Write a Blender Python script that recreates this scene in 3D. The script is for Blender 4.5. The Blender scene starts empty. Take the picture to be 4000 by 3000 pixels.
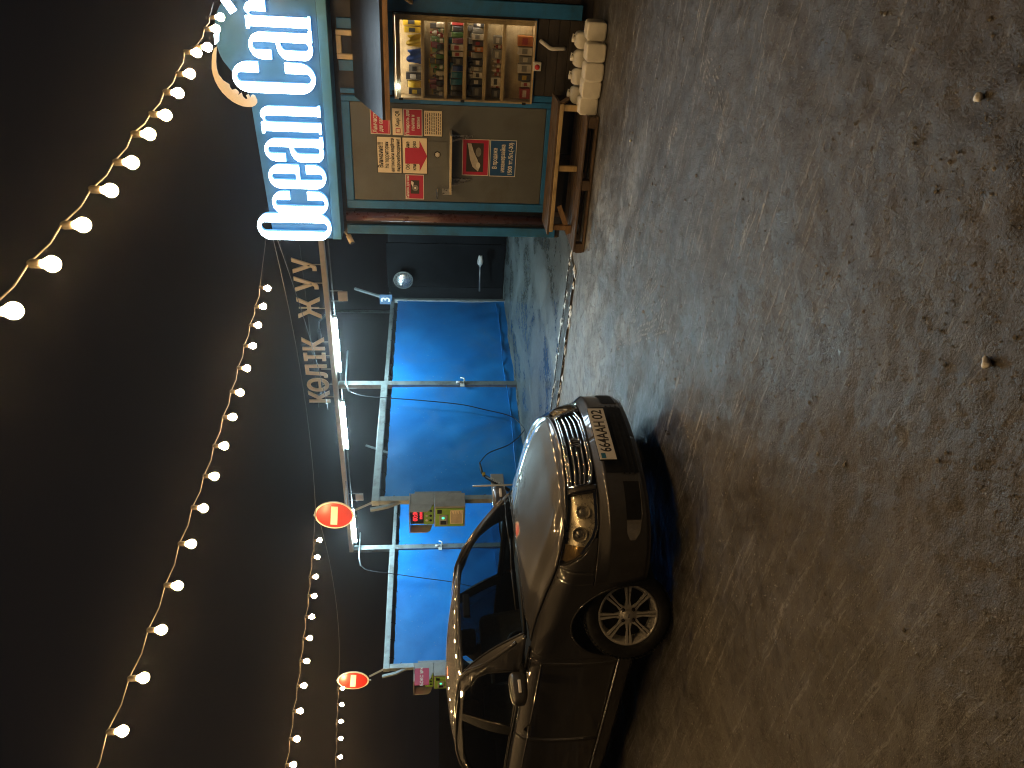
import bpy, bmesh, math, random
import numpy as np
from mathutils import Vector, Matrix
R = math.radians
random.seed(7); rng = np.random.default_rng(7)
scene = bpy.context.scene
COL = scene.collection

# ------------------------------------------------------------------ camera
F_PX, EYE = 2950.0, 1.62
PITCH, YAW = math.atan(315 / 2950), R(37.8)
HD = np.array([-math.sin(YAW), math.cos(YAW), 0.0]); RT = np.array([math.cos(YAW), math.sin(YAW), 0.0])
FW = HD * math.cos(PITCH) + np.array([0, 0, -math.sin(PITCH)])
DN = -HD * math.sin(PITCH) + np.array([0, 0, -math.cos(PITCH)])
CAM = np.array([0, 0, EYE])
cam_d = bpy.data.cameras.new('camera'); cam = bpy.data.objects.new('camera', cam_d); COL.objects.link(cam)
cam_d.sensor_fit = 'HORIZONTAL'; cam_d.sensor_width = 36.0; cam_d.lens = F_PX / 4000 * 36.0
cam_d.clip_start = 0.05; cam_d.clip_end = 600
# the phone was held upright and the picture is stored on its side: image right = down, image up = right
M = Matrix(((DN[0], RT[0], -FW[0], CAM[0]), (DN[1], RT[1], -FW[1], CAM[1]), (DN[2], RT[2], -FW[2], CAM[2]), (0, 0, 0, 1)))
cam.matrix_world = M
scene.camera = cam

# ------------------------------------------------------------------ world, exposure
world = bpy.data.worlds.new('World'); scene.world = world; world.use_nodes = True
bg = world.node_tree.nodes['Background']
bg.inputs['Color'].default_value = (0.90, 0.86, 1.0, 1); bg.inputs['Strength'].default_value = 0.0036
vs = scene.view_settings
vs.view_transform = 'Standard'; vs.look = 'None'; vs.gamma = 1.0; vs.exposure = 0.3; vs.use_curve_mapping = False
cy = scene.cycles
cy.use_denoising = True
cy.max_bounces = 8; cy.diffuse_bounces = 2; cy.glossy_bounces = 4; cy.transmission_bounces = 6; cy.transparent_max_bounces = 8; cy.volume_bounces = 0
cy.sample_clamp_indirect = 6.0; cy.caustics_reflective = False; cy.caustics_refractive = False
cy.use_light_tree = True; cy.filter_width = 1.1
HAZE = 0.0012
BULB_E, TUBE_E, SIGN_E, CASE_E = 195.0, 520.0, 17.0, 11.0

def hit(x, y, n, d):
    """photo pixel -> world point on the plane n.p = d"""
    v = FW * F_PX + DN * (x - 2000) + RT * (1500 - y); n = np.array(n, float)
    return CAM + (d - n @ CAM) / (n @ v) * v

# ------------------------------------------------------------------ materials
MATS = {}
def newmat(name):
    m = bpy.data.materials.new(name); m.use_nodes = True; MATS[name] = m
    return m, m.node_tree, m.node_tree.nodes['Principled BSDF']
def nd(t, typ, **kw):
    n = t.nodes.new(typ)
    for k, v in kw.items():
        if k in n.inputs: n.inputs[k].default_value = v
        else: setattr(n, k, v)
    return n
def noise(t, scale, detail=4, rough=0.55, vec=None, dist=0.0):
    n = nd(t, 'ShaderNodeTexNoise', Scale=scale, Detail=detail, Roughness=rough, Distortion=dist)
    if vec is not None: t.links.new(vec, n.inputs['Vector'])
    return n.outputs['Fac']
def ramp(t, fac, stops):
    r = t.nodes.new('ShaderNodeValToRGB'); t.links.new(fac, r.inputs['Fac']); e = r.color_ramp.elements
    while len(e) < len(stops): e.new(0.5)
    for el, (p, c) in zip(e, stops):
        el.position = p; el.color = (c, c, c, 1) if isinstance(c, (int, float)) else (*c, 1)
    return r.outputs['Color']
def mix(t, fac, a, b, blend='MIX'):
    m = t.nodes.new('ShaderNodeMix'); m.data_type = 'RGBA'; m.blend_type = blend
    for s, v in ((m.inputs[0], fac), (m.inputs[6], a), (m.inputs[7], b)):
        if isinstance(v, (int, float)): s.default_value = v if s is m.inputs[0] else (v, v, v, 1)
        elif isinstance(v, tuple): s.default_value = (*v, 1)
        else: t.links.new(v, s)
    return m.outputs[2]
def mth(t, op, a, b=0.0):
    m = t.nodes.new('ShaderNodeMath'); m.operation = op
    for s, v in ((m.inputs[0], a), (m.inputs[1], b)):
        if isinstance(v, (int, float)): s.default_value = v
        else: t.links.new(v, s)
    return m.outputs[0]
def objco(t): return nd(t, 'ShaderNodeTexCoord').outputs['Object']
def mapped(t, vec, scale=(1, 1, 1), rot=(0, 0, 0)):
    m = nd(t, 'ShaderNodeMapping'); m.inputs['Scale'].default_value = scale; m.inputs['Rotation'].default_value = rot
    t.links.new(vec, m.inputs['Vector']); return m.outputs[0]
def bump(t, p, h, strength=0.3, dist=0.01):
    b = nd(t, 'ShaderNodeBump', Strength=strength, Distance=dist); t.links.new(h, b.inputs['Height']); t.links.new(b.outputs[0], p.inputs['Normal']); return b
def simple(name, col, rough=0.6, metal=0.0, var=0.25, scale=6.0, bmp=0.0, bscale=60.0, coat=0.0, spec=0.5, dirt=None):
    m, t, p = newmat(name); co = objco(t)
    n = noise(t, scale, 5, 0.6, co)
    c1 = tuple(c * (1 - var) for c in col); c2 = tuple(min(1, c * (1 + var)) for c in col)
    c = mix(t, ramp(t, n, [(0.3, 0.0), (0.7, 1.0)]), c1, c2)
    if dirt:
        c = mix(t, ramp(t, noise(t, scale * 0.6, 6, 0.65, co, 0.4), [(0.5, 0.0), (0.72, 0.8)]), c, dirt)
    t.links.new(c, p.inputs['Base Color'])
    p.inputs['Metallic'].default_value = metal; p.inputs['Specular IOR Level'].default_value = spec
    t.links.new(ramp(t, noise(t, scale * 2.3, 4, 0.6, co), [(0.25, max(0.02, rough - 0.12)), (0.75, min(1, rough + 0.12))]), p.inputs['Roughness'])
    p.inputs['Coat Weight'].default_value = coat; p.inputs['Coat Roughness'].default_value = 0.04
    if bmp: bump(t, p, noise(t, bscale, 4, 0.6, co), bmp, 0.004)
    return m
def emit(name, col, strength, base=(0.8, 0.8, 0.8)):
    m, t, p = newmat(name)
    p.inputs['Base Color'].default_value = (*base, 1); p.inputs['Emission Color'].default_value = (*col, 1); p.inputs['Emission Strength'].default_value = strength
    p.inputs['Roughness'].default_value = 0.4
    return m

# ground: dirty packed ice, mud and grit, with cool lamp light tinted in
def ground_mat(name):
    m, t, p = newmat(name); co = objco(t)
    big = noise(t, 0.35, 5, 0.6, co, 0.6); mid = noise(t, 2.2, 6, 0.65, co, 0.5); fine = noise(t, 26, 5, 0.7, co); grit = noise(t, 95, 3, 0.7, co)
    mud = mix(t, ramp(t, mid, [(0.35, 0.0), (0.65, 1.0)]), (0.030, 0.022, 0.015), (0.092, 0.074, 0.056))
    ice = mix(t, ramp(t, fine, [(0.3, 0.0), (0.7, 1.0)]), (0.062, 0.067, 0.075), (0.170, 0.182, 0.200))  # bluish tint puts cool sign light into the ice colour
    sep = nd(t, 'ShaderNodeSeparateXYZ'); t.links.new(co, sep.inputs[0])
    def blob(cx, cy, rx, ry, wob, sc):
        dx = mth(t, 'DIVIDE', mth(t, 'ADD', sep.outputs[0], -cx), rx); dy = mth(t, 'DIVIDE', mth(t, 'ADD', sep.outputs[1], -cy), ry)
        d2 = mth(t, 'SQRT', mth(t, 'ADD', mth(t, 'MULTIPLY', dx, dx), mth(t, 'MULTIPLY', dy, dy)))
        return mth(t, 'ADD', d2, mth(t, 'MULTIPLY', mth(t, 'SUBTRACT', noise(t, sc, 6, 0.65, co, 0.8), 0.5), wob))
    icy_lit = mth(t, 'MULTIPLY', ramp(t, blob(-1.6, 5.0, 4.2, 3.4, 1.7, 0.9), [(0.45, 1.0), (1.15, 0.0)]), ramp(t, noise(t, 5.0, 6, 0.7, co, 0.6), [(0.30, 0.15), (0.58, 1.0)]))  # packed ice before the kiosk, its blue-grey painting in the sign light
    icy_lit = mth(t, 'MAXIMUM', icy_lit, mth(t, 'MULTIPLY', ramp(t, mth(t, 'ADD', mth(t, 'MULTIPLY', big, 0.75), mth(t, 'MULTIPLY', mid, 0.35)), [(0.52, 0.0), (0.70, 1.0)]), 0.6))
    c = mix(t, mth(t, 'MULTIPLY', icy_lit, 0.9), mud, ice)
    # frozen streaks dragged by tyres: noise stretched along three directions
    streak = None
    for ang, sx, sy, thr in ((0.05, 0.7, 15.0, 0.565), (0.55, 0.7, 17.0, 0.575), (-0.75, 0.8, 15.0, 0.58), (-0.28, 0.5, 13.0, 0.575)):
        v = mapped(t, co, (sx, sy, 1), (0, 0, ang))
        s = mth(t, 'MULTIPLY', ramp(t, noise(t, 1.7, 5, 0.62, v, 0.2), [(thr, 0.0), (thr + 0.05, 1.0)]), ramp(t, noise(t, 0.7, 2, 0.5, v), [(0.45, 0.0), (0.6, 1.0)]))
        streak = s if streak is None else mth(t, 'MAXIMUM', streak, s)
    streak = mth(t, 'MULTIPLY', streak, ramp(t, noise(t, 48, 3, 0.6, co), [(0.34, 0.0), (0.55, 1.0)]))
    streak = mth(t, 'MULTIPLY', streak, mth(t, 'ADD', 0.10, mth(t, 'MULTIPLY', icy_lit, 0.90)))
    c = mix(t, mth(t, 'MULTIPLY', streak, 0.85), c, (0.50, 0.49, 0.47))
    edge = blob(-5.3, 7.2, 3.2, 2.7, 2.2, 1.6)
    pale = mth(t, 'MULTIPLY', ramp(t, edge, [(0.35, 1.0), (1.0, 0.0)]), ramp(t, noise(t, 6, 5, 0.7, co, 0.5), [(0.25, 0.35), (0.55, 1.0)]))  # pale ice by the drain, widened to paint in tube light spilling out
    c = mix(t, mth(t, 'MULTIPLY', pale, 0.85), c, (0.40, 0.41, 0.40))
    spk = mth(t, 'MULTIPLY', ramp(t, noise(t, 62, 3, 0.6, co), [(0.63, 0.0), (0.70, 1.0)]), ramp(t, noise(t, 2.6, 4, 0.6, co), [(0.40, 0.25), (0.62, 1.0)]))
    c = mix(t, mth(t, 'MULTIPLY', spk, 0.7), c, (0.36, 0.34, 0.31))
    c = mix(t, ramp(t, noise(t, 8.5, 6, 0.72, co, 0.5), [(0.36, 0.62), (0.52, 0.0)]), c, (0.020, 0.016, 0.013))
    dark = ramp(t, noise(t, 38, 3, 0.6, co), [(0.28, 1.0), (0.36, 0.0)])
    c = mix(t, mth(t, 'MULTIPLY', dark, 0.6), c, (0.03, 0.026, 0.022))
    t.links.new(c, p.inputs['Base Color'])
    t.links.new(ramp(t, mth(t, 'ADD', mth(t, 'MULTIPLY', mid, 0.6), mth(t, 'MULTIPLY', fine, 0.4)), [(0.36, 0.29), (0.62, 0.60)]), p.inputs['Roughness'])
    h = mth(t, 'ADD', mth(t, 'MULTIPLY', fine, 0.6), mth(t, 'ADD', mth(t, 'MULTIPLY', grit, 0.28), mth(t, 'MULTIPLY', streak, 0.25)))
    p.inputs['Specular IOR Level'].default_value = 0.4
    bump(t, p, h, 0.85, 0.018)
    return m
def wet_mat(name):
    m, t, p = newmat(name); co = objco(t)
    v = mapped(t, co, (1.0, 0.75, 1))
    n = noise(t, 1.1, 6, 0.62, v, 0.7); f = noise(t, 14, 5, 0.65, co)
    c = mix(t, ramp(t, n, [(0.35, 0.0), (0.65, 1.0)]), (0.075, 0.085, 0.080), (0.17, 0.19, 0.185))
    c = mix(t, ramp(t, noise(t, 2.0, 5, 0.6, v, 0.5), [(0.62, 0.0), (0.72, 0.5)]), c, (0.34, 0.38, 0.37))
    t.links.new(c, p.inputs['Base Color'])
    t.links.new(ramp(t, mth(t, 'ADD', mth(t, 'MULTIPLY', n, 0.7), mth(t, 'MULTIPLY', f, 0.3)), [(0.36, 0.12), (0.62, 0.55)]), p.inputs['Roughness'])
    bump(t, p, mth(t, 'ADD', n, mth(t, 'MULTIPLY', f, 0.25)), 0.16, 0.02)
    return m
def wood_mat(name, c1, c2, rough=0.75, axis=(1, 9, 9)):
    m, t, p = newmat(name); co = objco(t)
    g = noise(t, 3.0, 6, 0.65, mapped(t, co, axis), 0.6); s = noise(t, 5, 4, 0.6, co)
    c = mix(t, ramp(t, g, [(0.3, 0.0), (0.7, 1.0)]), c1, c2)
    c = mix(t, ramp(t, s, [(0.45, 0.0), (0.75, 0.7)]), c, tuple(v * 0.35 for v in c1))
    t.links.new(c, p.inputs['Base Color']); p.inputs['Roughness'].default_value = rough
    bump(t, p, g, 0.35, 0.004); return m
def tarp_mat(name):
    m, t, p = newmat(name); co = objco(t)
    n = noise(t, 1.4, 5, 0.6, co, 0.4); f = noise(t, 55, 3, 0.6, co)
    c = mix(t, ramp(t, n, [(0.3, 0.0), (0.7, 1.0)]), (0.010, 0.185, 0.60), (0.016, 0.265, 0.74))
    # dried splashes and lime film
    c = mix(t, mth(t, 'MULTIPLY', ramp(t, noise(t, 1.1, 6, 0.7, co, 0.8), [(0.52, 0.0), (0.75, 0.40)]), ramp(t, f, [(0.4, 0.3), (0.6, 1.0)])), c, (0.16, 0.26, 0.42))
    c = mix(t, ramp(t, noise(t, 30, 2, 0.5, co), [(0.715, 0.0), (0.735, 0.7)]), c, (0.35, 0.45, 0.58))
    t.links.new(c, p.inputs['Base Color'])
    t.links.new(ramp(t, n, [(0.3, 0.34), (0.7, 0.55)]), p.inputs['Roughness'])
    p.inputs['Specular IOR Level'].default_value = 0.4
    bump(t, p, mth(t, 'ADD', noise(t, 6, 4, 0.6, co), mth(t, 'MULTIPLY', f, 0.1)), 0.25, 0.01)
    return m
def paint_mat(name):
    m, t, p = newmat(name); co = objco(t)
    n = noise(t, 3.5, 5, 0.6, co, 0.3); sp = noise(t, 900, 1, 0.5, co)
    c = mix(t, ramp(t, sp, [(0.35, 0.0), (0.7, 1.0)]), (0.040, 0.037, 0.034), (0.072, 0.066, 0.061))
    t.links.new(c, p.inputs['Base Color'])
    p.inputs['Metallic'].default_value = 0.42
    t.links.new(ramp(t, n, [(0.3, 0.44), (0.75, 0.54)]), p.inputs['Roughness'])
    p.inputs['Coat Weight'].default_value = 1.0; p.inputs['Coat IOR'].default_value = 1.65
    t.links.new(ramp(t, noise(t, 9, 5, 0.65, co), [(0.45, 0.008), (0.8, 0.05)]), p.inputs['Coat Roughness'])
    return m
def glass_mat(name, tint, clear=0.85, rough=0.02):
    m = bpy.data.materials.new(name); m.use_nodes = True; t = m.node_tree; t.nodes.clear(); MATS[name] = m
    o = nd(t, 'ShaderNodeOutputMaterial'); tr = nd(t, 'ShaderNodeBsdfTransparent'); tr.inputs[0].default_value = (*tint, 1)
    gl = nd(t, 'ShaderNodeBsdfGlossy', Roughness=rough); gl.inputs['Color'].default_value = (1, 1, 1, 1)
    fr = nd(t, 'ShaderNodeLayerWeight', Blend=0.5); mx = nd(t, 'ShaderNodeMixShader')
    t.links.new(mth(t, 'ADD', mth(t, 'MULTIPLY', mth(t, 'POWER', fr.outputs['Facing'], 5.0), 0.92), 0.06 + (1 - clear) * 0.1), mx.inputs[0]); t.links.new(tr.outputs[0], mx.inputs[1]); t.links.new(gl.outputs[0], mx.inputs[2]); t.links.new(mx.outputs[0], o.inputs[0])
    return m

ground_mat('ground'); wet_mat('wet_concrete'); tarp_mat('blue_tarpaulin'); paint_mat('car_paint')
simple('steel', (0.30, 0.34, 0.34), 0.45, 0.35, 0.2, 5, 0.15, 40, dirt=(0.12, 0.10, 0.08))
simple('beam_cream', (0.58, 0.51, 0.40), 0.55, 0.0, 0.15, 5)
simple('letter_cream', (0.88, 0.76, 0.58), 0.55, 0.0, 0.08, 5)
simple('dark_wall', (0.0045, 0.005, 0.006), 0.85, 0, 0.5, 1.5, 0.2, 20, spec=0.12)
simple('kiosk_dark', (0.022, 0.020, 0.024), 0.6, 0, 0.4, 3, 0.1, 30)
simple('kiosk_blue', (0.016, 0.165, 0.440), 0.5, 0.0, 0.18, 4, 0.08, 80, dirt=(0.025, 0.08, 0.11))
simple('fascia_blue', (0.060, 0.250, 0.410), 0.55, 0.0, 0.12, 3)
simple('sign_panel', (0.036, 0.175, 0.330), 0.55, 0.0, 0.10, 2.5)
simple('door_olive', (0.104, 0.112, 0.110), 0.5, 0.0, 0.10, 3, 0.06, 120, dirt=(0.075, 0.068, 0.05))
simple('brown_pipe', (0.075, 0.030, 0.026), 0.32, 0.0, 0.3, 5)
simple('white_plastic', (0.70, 0.69, 0.64), 0.4, 0, 0.08, 6)
simple('cream_plastic', (0.58, 0.47, 0.30), 0.5, 0, 0.10, 6)
simple('black_plastic', (0.008, 0.008, 0.008), 0.6, 0, 0.3, 12, spec=0.3)
simple('rubber', (0.014, 0.014, 0.014), 0.62, 0, 0.4, 14, 0.2, 60, dirt=(0.05, 0.045, 0.038))
simple('alloy', (0.80, 0.77, 0.71), 0.34, 0.35, 0.10, 12, dirt=(0.34, 0.30, 0.25))
simple('alloy_dark', (0.03, 0.028, 0.026), 0.5, 0.4, 0.3, 12)
simple('chrome', (0.72, 0.72, 0.72), 0.08, 1.0, 0.03, 10)
simple('brushed', (0.50, 0.50, 0.50), 0.3, 0.9, 0.1, 20)
simple('sign_red', (0.50, 0.022, 0.018), 0.42, 0, 0.08, 5)
simple('sign_white', (0.74, 0.70, 0.62), 0.42, 0, 0.06, 5)
simple('poster_crimson', (0.46, 0.018, 0.058), 0.4, 0, 0.06, 6)
simple('poster_cream', (0.80, 0.68, 0.48), 0.55, 0, 0.05, 6)
simple('poster_blue', (0.012, 0.080, 0.235), 0.42, 0, 0.06, 6)
simple('ink', (0.035, 0.028, 0.022), 0.6, 0, 0.1, 6)
simple('ink_white', (0.74, 0.70, 0.62), 0.55, 0, 0.05, 6)
simple('sign_blue', (0.020, 0.085, 0.190), 0.5, 0, 0.1, 5)
simple('terminal_grey', (0.34, 0.35, 0.33), 0.5, 0.1, 0.10, 4, 0.05, 90, dirt=(0.22, 0.21, 0.18))
simple('terminal_green', (0.24, 0.44, 0.060), 0.45, 0, 0.10, 5)
simple('canister', (0.84, 0.81, 0.71), 0.38, 0, 0.10, 7, 0.15, 25)
simple('ice', (0.95, 0.94, 0.90), 0.4, 0, 0.10, 15, 0.4, 40)
simple('frost', (0.26, 0.25, 0.235), 0.6, 0, 0.3, 30, 0.4, 80)
simple('hose_dark', (0.010, 0.014, 0.028), 0.4, 0, 0.2, 10)
simple('cable', (0.055, 0.045, 0.032), 0.6, 0, 0.1, 20)
simple('wire', (0.06, 0.06, 0.06), 0.6, 0, 0.1, 20)
simple('galvanised', (0.28, 0.29, 0.29), 0.5, 0.6, 0.3, 8, 0.2, 60)
simple('interior', (0.020, 0.020, 0.021), 0.7, 0, 0.3, 9)
simple('seat_fabric', (0.055, 0.055, 0.055), 0.85, 0, 0.2, 30)
simple('grate_iron', (0.055, 0.052, 0.050), 0.5, 0.5, 0.5, 9, 0.3, 40)
simple('grit_stone', (0.27, 0.255, 0.23), 0.6, 0, 0.5, 3)
wood_mat('wood_warm', (0.17, 0.095, 0.045), (0.32, 0.19, 0.085))
wood_mat('wood_old', (0.075, 0.048, 0.030), (0.16, 0.105, 0.062))
wood_mat('wood_pale', (0.42, 0.29, 0.13), (0.60, 0.44, 0.22))
wood_mat('plank_black', (0.020, 0.016, 0.013), (0.055, 0.044, 0.035), 0.6)
wood_mat('shutter_dark', (0.007, 0.007, 0.008), (0.020, 0.020, 0.022), 0.5)
wood_mat('shelf_wood', (0.50, 0.38, 0.21), (0.66, 0.52, 0.31), 0.5)
glass_mat('car_glass', (0.58, 0.61, 0.61), 0.9)
glass_mat('car_glass_dark', (0.55, 0.60, 0.60), 0.8)
glass_mat('car_glass_rear', (0.05, 0.055, 0.055), 0.8)
simple('lamp_bowl', (0.85, 0.80, 0.68), 0.30, 0.65, 0.05, 10)
glass_mat('lens_glass', (0.92, 0.90, 0.84), 0.75)
simple('amber_lens', (0.62, 0.45, 0.22), 0.15, 0.8, 0.1, 30)
glass_mat('case_glass', (0.94, 0.94, 0.92), 0.92)
emit('bulb_glow', (1.0, 0.62, 0.26), BULB_E); emit('tube_glow', (0.60, 0.90, 1.0), TUBE_E)
emit('letter_glow', (0.66, 0.86, 1.0), SIGN_E); emit('letter_return', (0.14, 0.48, 1.0), 0.9, (0.10, 0.16, 0.22)); emit('case_glow', (1.0, 0.90, 0.74), CASE_E); emit('led_cold', (0.75, 0.9, 1.0), 60.0)
emit('digit_red', (1.0, 0.04, 0.05), 1.1, (0.3, 0.02, 0.02)); emit('led_green', (0.05, 1.0, 0.35), 2.5, (0.05, 0.3, 0.1))
for i, c in enumerate(((0.45, 0.30, 0.02), (0.02, 0.06, 0.26), (0.30, 0.03, 0.03), (0.07, 0.16, 0.05), (0.04, 0.04, 0.045), (0.55, 0.50, 0.42), (0.03, 0.16, 0.25), (0.42, 0.14, 0.03), (0.20, 0.19, 0.17), (0.20, 0.06, 0.10), (0.12, 0.22, 0.10))):
    simple('pack_%d' % i, c, 0.4, 0, 0.2, 20)
PK = dict(yellow=0, blue=1, red=2, green=3, black=4, white=5, teal=6, orange=7, grey=8, maroon=9, lime=10)

# ------------------------------------------------------------------ object helpers
def tag(o, label=None, cat=None, group=None, kind=None):
    if label: o['label'] = label
    if cat: o['category'] = cat
    if group: o['group'] = group
    if kind: o['kind'] = kind
    return o
def link(o, parent=None):
    COL.objects.link(o)
    if parent is not None: o.parent = parent
    return o
def empty(name, loc=(0, 0, 0), rz=0.0):
    o = bpy.data.objects.new(name, None); o.empty_display_size = 0.1
    link(o); o.location = loc; o.rotation_euler = (0, 0, rz); return o
class MB:
    """collects shapes; build() links them as one mesh object"""
    def __init__(s): s.v = []; s.f = []; s.sm = []
    def add(s, vs, fs, smooth=False):
        b = len(s.v); s.v += [tuple(map(float, p)) for p in vs]; s.f += [tuple(i + b for i in f) for f in fs]; s.sm += [smooth] * len(fs); return s
    def box(s, lo, hi):
        x0, y0, z0 = lo; x1, y1, z1 = hi
        return s.add([(x0, y0, z0), (x1, y0, z0), (x1, y1, z0), (x0, y1, z0), (x0, y0, z1), (x1, y0, z1), (x1, y1, z1), (x0, y1, z1)],
                     [(0, 3, 2, 1), (4, 5, 6, 7), (0, 1, 5, 4), (1, 2, 6, 5), (2, 3, 7, 6), (3, 0, 4, 7)])
    def rbox(s, lo, hi, c=0.01):
        """box with chamfered edges"""
        lo = np.array(lo, float); hi = np.array(hi, float); m = (lo + hi) / 2; h = (hi - lo) / 2; c = min(c, h.min() * 0.95)
        bm = bmesh.new(); bmesh.ops.create_cube(bm, size=2.0)
        for v in bm.verts: v.co = Vector(m + np.array(v.co) * h)
        bmesh.ops.bevel(bm, geom=list(bm.edges), offset=c, segments=2, affect='EDGES', profile=0.5)
        s.bm(bm, False); return s
    def bm(s, bm, smooth=False):
        bm.verts.index_update(); vs = [tuple(v.co) for v in bm.verts]; fs = [tuple(v.index for v in f.verts) for f in bm.faces]; bm.free(); return s.add(vs, fs, smooth)
    def bar(s, a, b, w, h=None, up=(0, 0, 1)):
        """square bar from a to b"""
        a = Vector(a); b = Vector(b); h = h or w; d = (b - a).normalized(); u = Vector(up)
        if abs(d.dot(u)) > 0.98: u = Vector((0, 1, 0))
        sx = d.cross(u).normalized() * w / 2; uz = sx.cross(d).normalized() * h / 2
        vs = [p + i * sx + j * uz for p in (a, b) for i, j in ((-1, -1), (1, -1), (1, 1), (-1, 1))]
        return s.add(vs, [(0, 1, 2, 3), (7, 6, 5, 4), (0, 4, 5, 1), (1, 5, 6, 2), (2, 6, 7, 3), (3, 7, 4, 0)])
    def tube(s, pts, r, n=8, cap=True):
        pts = [Vector(p) for p in pts]; rings = []; rr = r if isinstance(r, (list, tuple)) else [r] * len(pts); vs = []
        u = None
        for i, p in enumerate(pts):
            d = (pts[min(i + 1, len(pts) - 1)] - pts[max(i - 1, 0)]).normalized()
            if u is None:
                u = d.cross(Vector((0, 0, 1)) if abs(d.z) < 0.9 else Vector((1, 0, 0))).normalized()
            u = (u - d * u.dot(d)).normalized(); w = d.cross(u)
            vs += [p + (u * math.cos(2 * math.pi * k / n) + w * math.sin(2 * math.pi * k / n)) * rr[i] for k in range(n)]
        fs = [(i * n + k, i * n + (k + 1) % n, (i + 1) * n + (k + 1) % n, (i + 1) * n + k) for i in range(len(pts) - 1) for k in range(n)]
        s.add(vs, fs, True)
        if cap:
            b = len(s.v) - len(vs); s.f += [tuple(b + k for k in reversed(range(n))), tuple(b + (len(pts) - 1) * n + k for k in range(n))]; s.sm += [False, False]
        return s
    def lathe(s, prof, n=24, axis='z', c=(0, 0, 0), smooth=True):
        """prof: (radius, height) pairs turned round an axis through c"""
        vs = []
        for k in range(n):
            a = 2 * math.pi * k / n
            for r_, h_ in prof:
                p = (r_ * math.cos(a), r_ * math.sin(a), h_)
                if axis == 'y': p = (p[0], p[2], -p[1])
                elif axis == 'x': p = (p[2], p[0], p[1])
                vs.append((p[0] + c[0], p[1] + c[1], p[2] + c[2]))
        m = len(prof)
        fs = [(k * m + i, ((k + 1) % n) * m + i, ((k + 1) % n) * m + i + 1, k * m + i + 1) for k in range(n) for i in range(m - 1)]
        return s.add(vs, fs, smooth)
    def grid(s, P, smooth=True, flip=False):
        """P: array (a, b, 3)"""
        a, b = P.shape[:2]; fs = []
        for i in range(a - 1):
            for j in range(b - 1):
                q = (i * b + j, (i + 1) * b + j, (i + 1) * b + j + 1, i * b + j + 1); fs.append(q[::-1] if flip else q)
        return s.add(P.reshape(-1, 3), fs, smooth)
    def mesh(s, name):
        me = bpy.data.meshes.new(name); me.from_pydata(s.v, [], s.f)
        me.polygons.foreach_set('use_smooth', s.sm); me.update(); return me
    def build(s, name, mat, parent=None, loc=None, clean=False):
        me = s.mesh(name)
        if clean:
            bm = bmesh.new(); bm.from_mesh(me); bmesh.ops.remove_doubles(bm, verts=bm.verts, dist=1e-5); bmesh.ops.recalc_face_normals(bm, faces=bm.faces); bm.to_mesh(me); bm.free()
        me.materials.append(MATS[mat]); o = bpy.data.objects.new(name, me); link(o, parent)
        if loc: o.location = loc
        return o
def bx(name, lo, hi, mat, parent=None, c=0.004):
    return MB().rbox(lo, hi, c).build(name, mat, parent)
DG = None
def curve_mesh(cu, name):
    o = bpy.data.objects.new('tmp', cu)
    me = bpy.data.meshes.new_from_object(o); me.name = name
    bpy.data.objects.remove(o); bpy.data.curves.remove(cu); return me
def poly(name, loops, depth, mat, parent=None, face='-y', loc=(0, 0, 0), bevel=0.0):
    """flat shape with holes (even-odd), drawn in x,z; thickness in y. front face looks to -y"""
    cu = bpy.data.curves.new(name, 'CURVE'); cu.dimensions = '2D'; cu.fill_mode = 'BOTH'; cu.extrude = depth / 2; cu.bevel_depth = bevel; cu.bevel_resolution = 1
    for L in loops:
        sp = cu.splines.new('POLY'); sp.points.add(len(L) - 1); sp.use_cyclic_u = True
        for p, (x, z) in zip(sp.points, L): p.co = (x, z, 0, 1)
    me = curve_mesh(cu, name); me.transform(Matrix.Rotation(R(90), 4, 'X')); me.materials.clear(); me.materials.append(MATS[mat])
    o = bpy.data.objects.new(name, me); link(o, parent); o.location = loc; return o
def text(name, body, size, mat, parent, loc, depth=0.002, align='CENTER', sx=1.0, bold=0.0, rot=None, shear=0.0, fit=None):
    cu = bpy.data.curves.new(name, 'FONT'); cu.body = body; cu.size = size; cu.align_x = align; cu.align_y = 'CENTER'; cu.extrude = depth / 2; cu.offset = bold; cu.resolution_u = 3; cu.shear = shear
    me = curve_mesh(cu, name)
    if fit and len(me.vertices):
        xs_ = [v.co.x for v in me.vertices]; w_ = max(xs_) - min(xs_); me.transform(Matrix.Translation((-(max(xs_) + min(xs_)) / 2, 0, 0))); sx = fit / w_
    me.transform(Matrix.Scale(sx, 4, (1, 0, 0))); me.transform(Matrix.Rotation(R(90), 4, 'X'))
    if rot is not None: me.transform(rot)
    me.materials.clear(); me.materials.append(MATS[mat])
    o = bpy.data.objects.new(name, me); link(o, parent); o.location = loc; return o
def cr(pts, n):
    """Catmull-Rom through pts, n samples (array)"""
    P = np.array(pts, float); P = np.vstack([2 * P[0] - P[1], P, 2 * P[-1] - P[-2]]); m = len(P) - 3
    out = []
    for u in np.linspace(0, m, n):
        i = min(int(u), m - 1); t = u - i; a, b, c, d = P[i:i + 4]
        out.append(0.5 * ((2 * b) + (c - a) * t + (2 * a - 5 * b + 4 * c - d) * t * t + (3 * b - a - 3 * c + d) * t ** 3))
    return np.array(out)
def arc(cx, cz, rx, rz, a0, a1, n=10):
    return [(cx + rx * math.cos(R(a0 + (a1 - a0) * i / n)), cz + rz * math.sin(R(a0 + (a1 - a0) * i / n))) for i in range(n + 1)]
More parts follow.
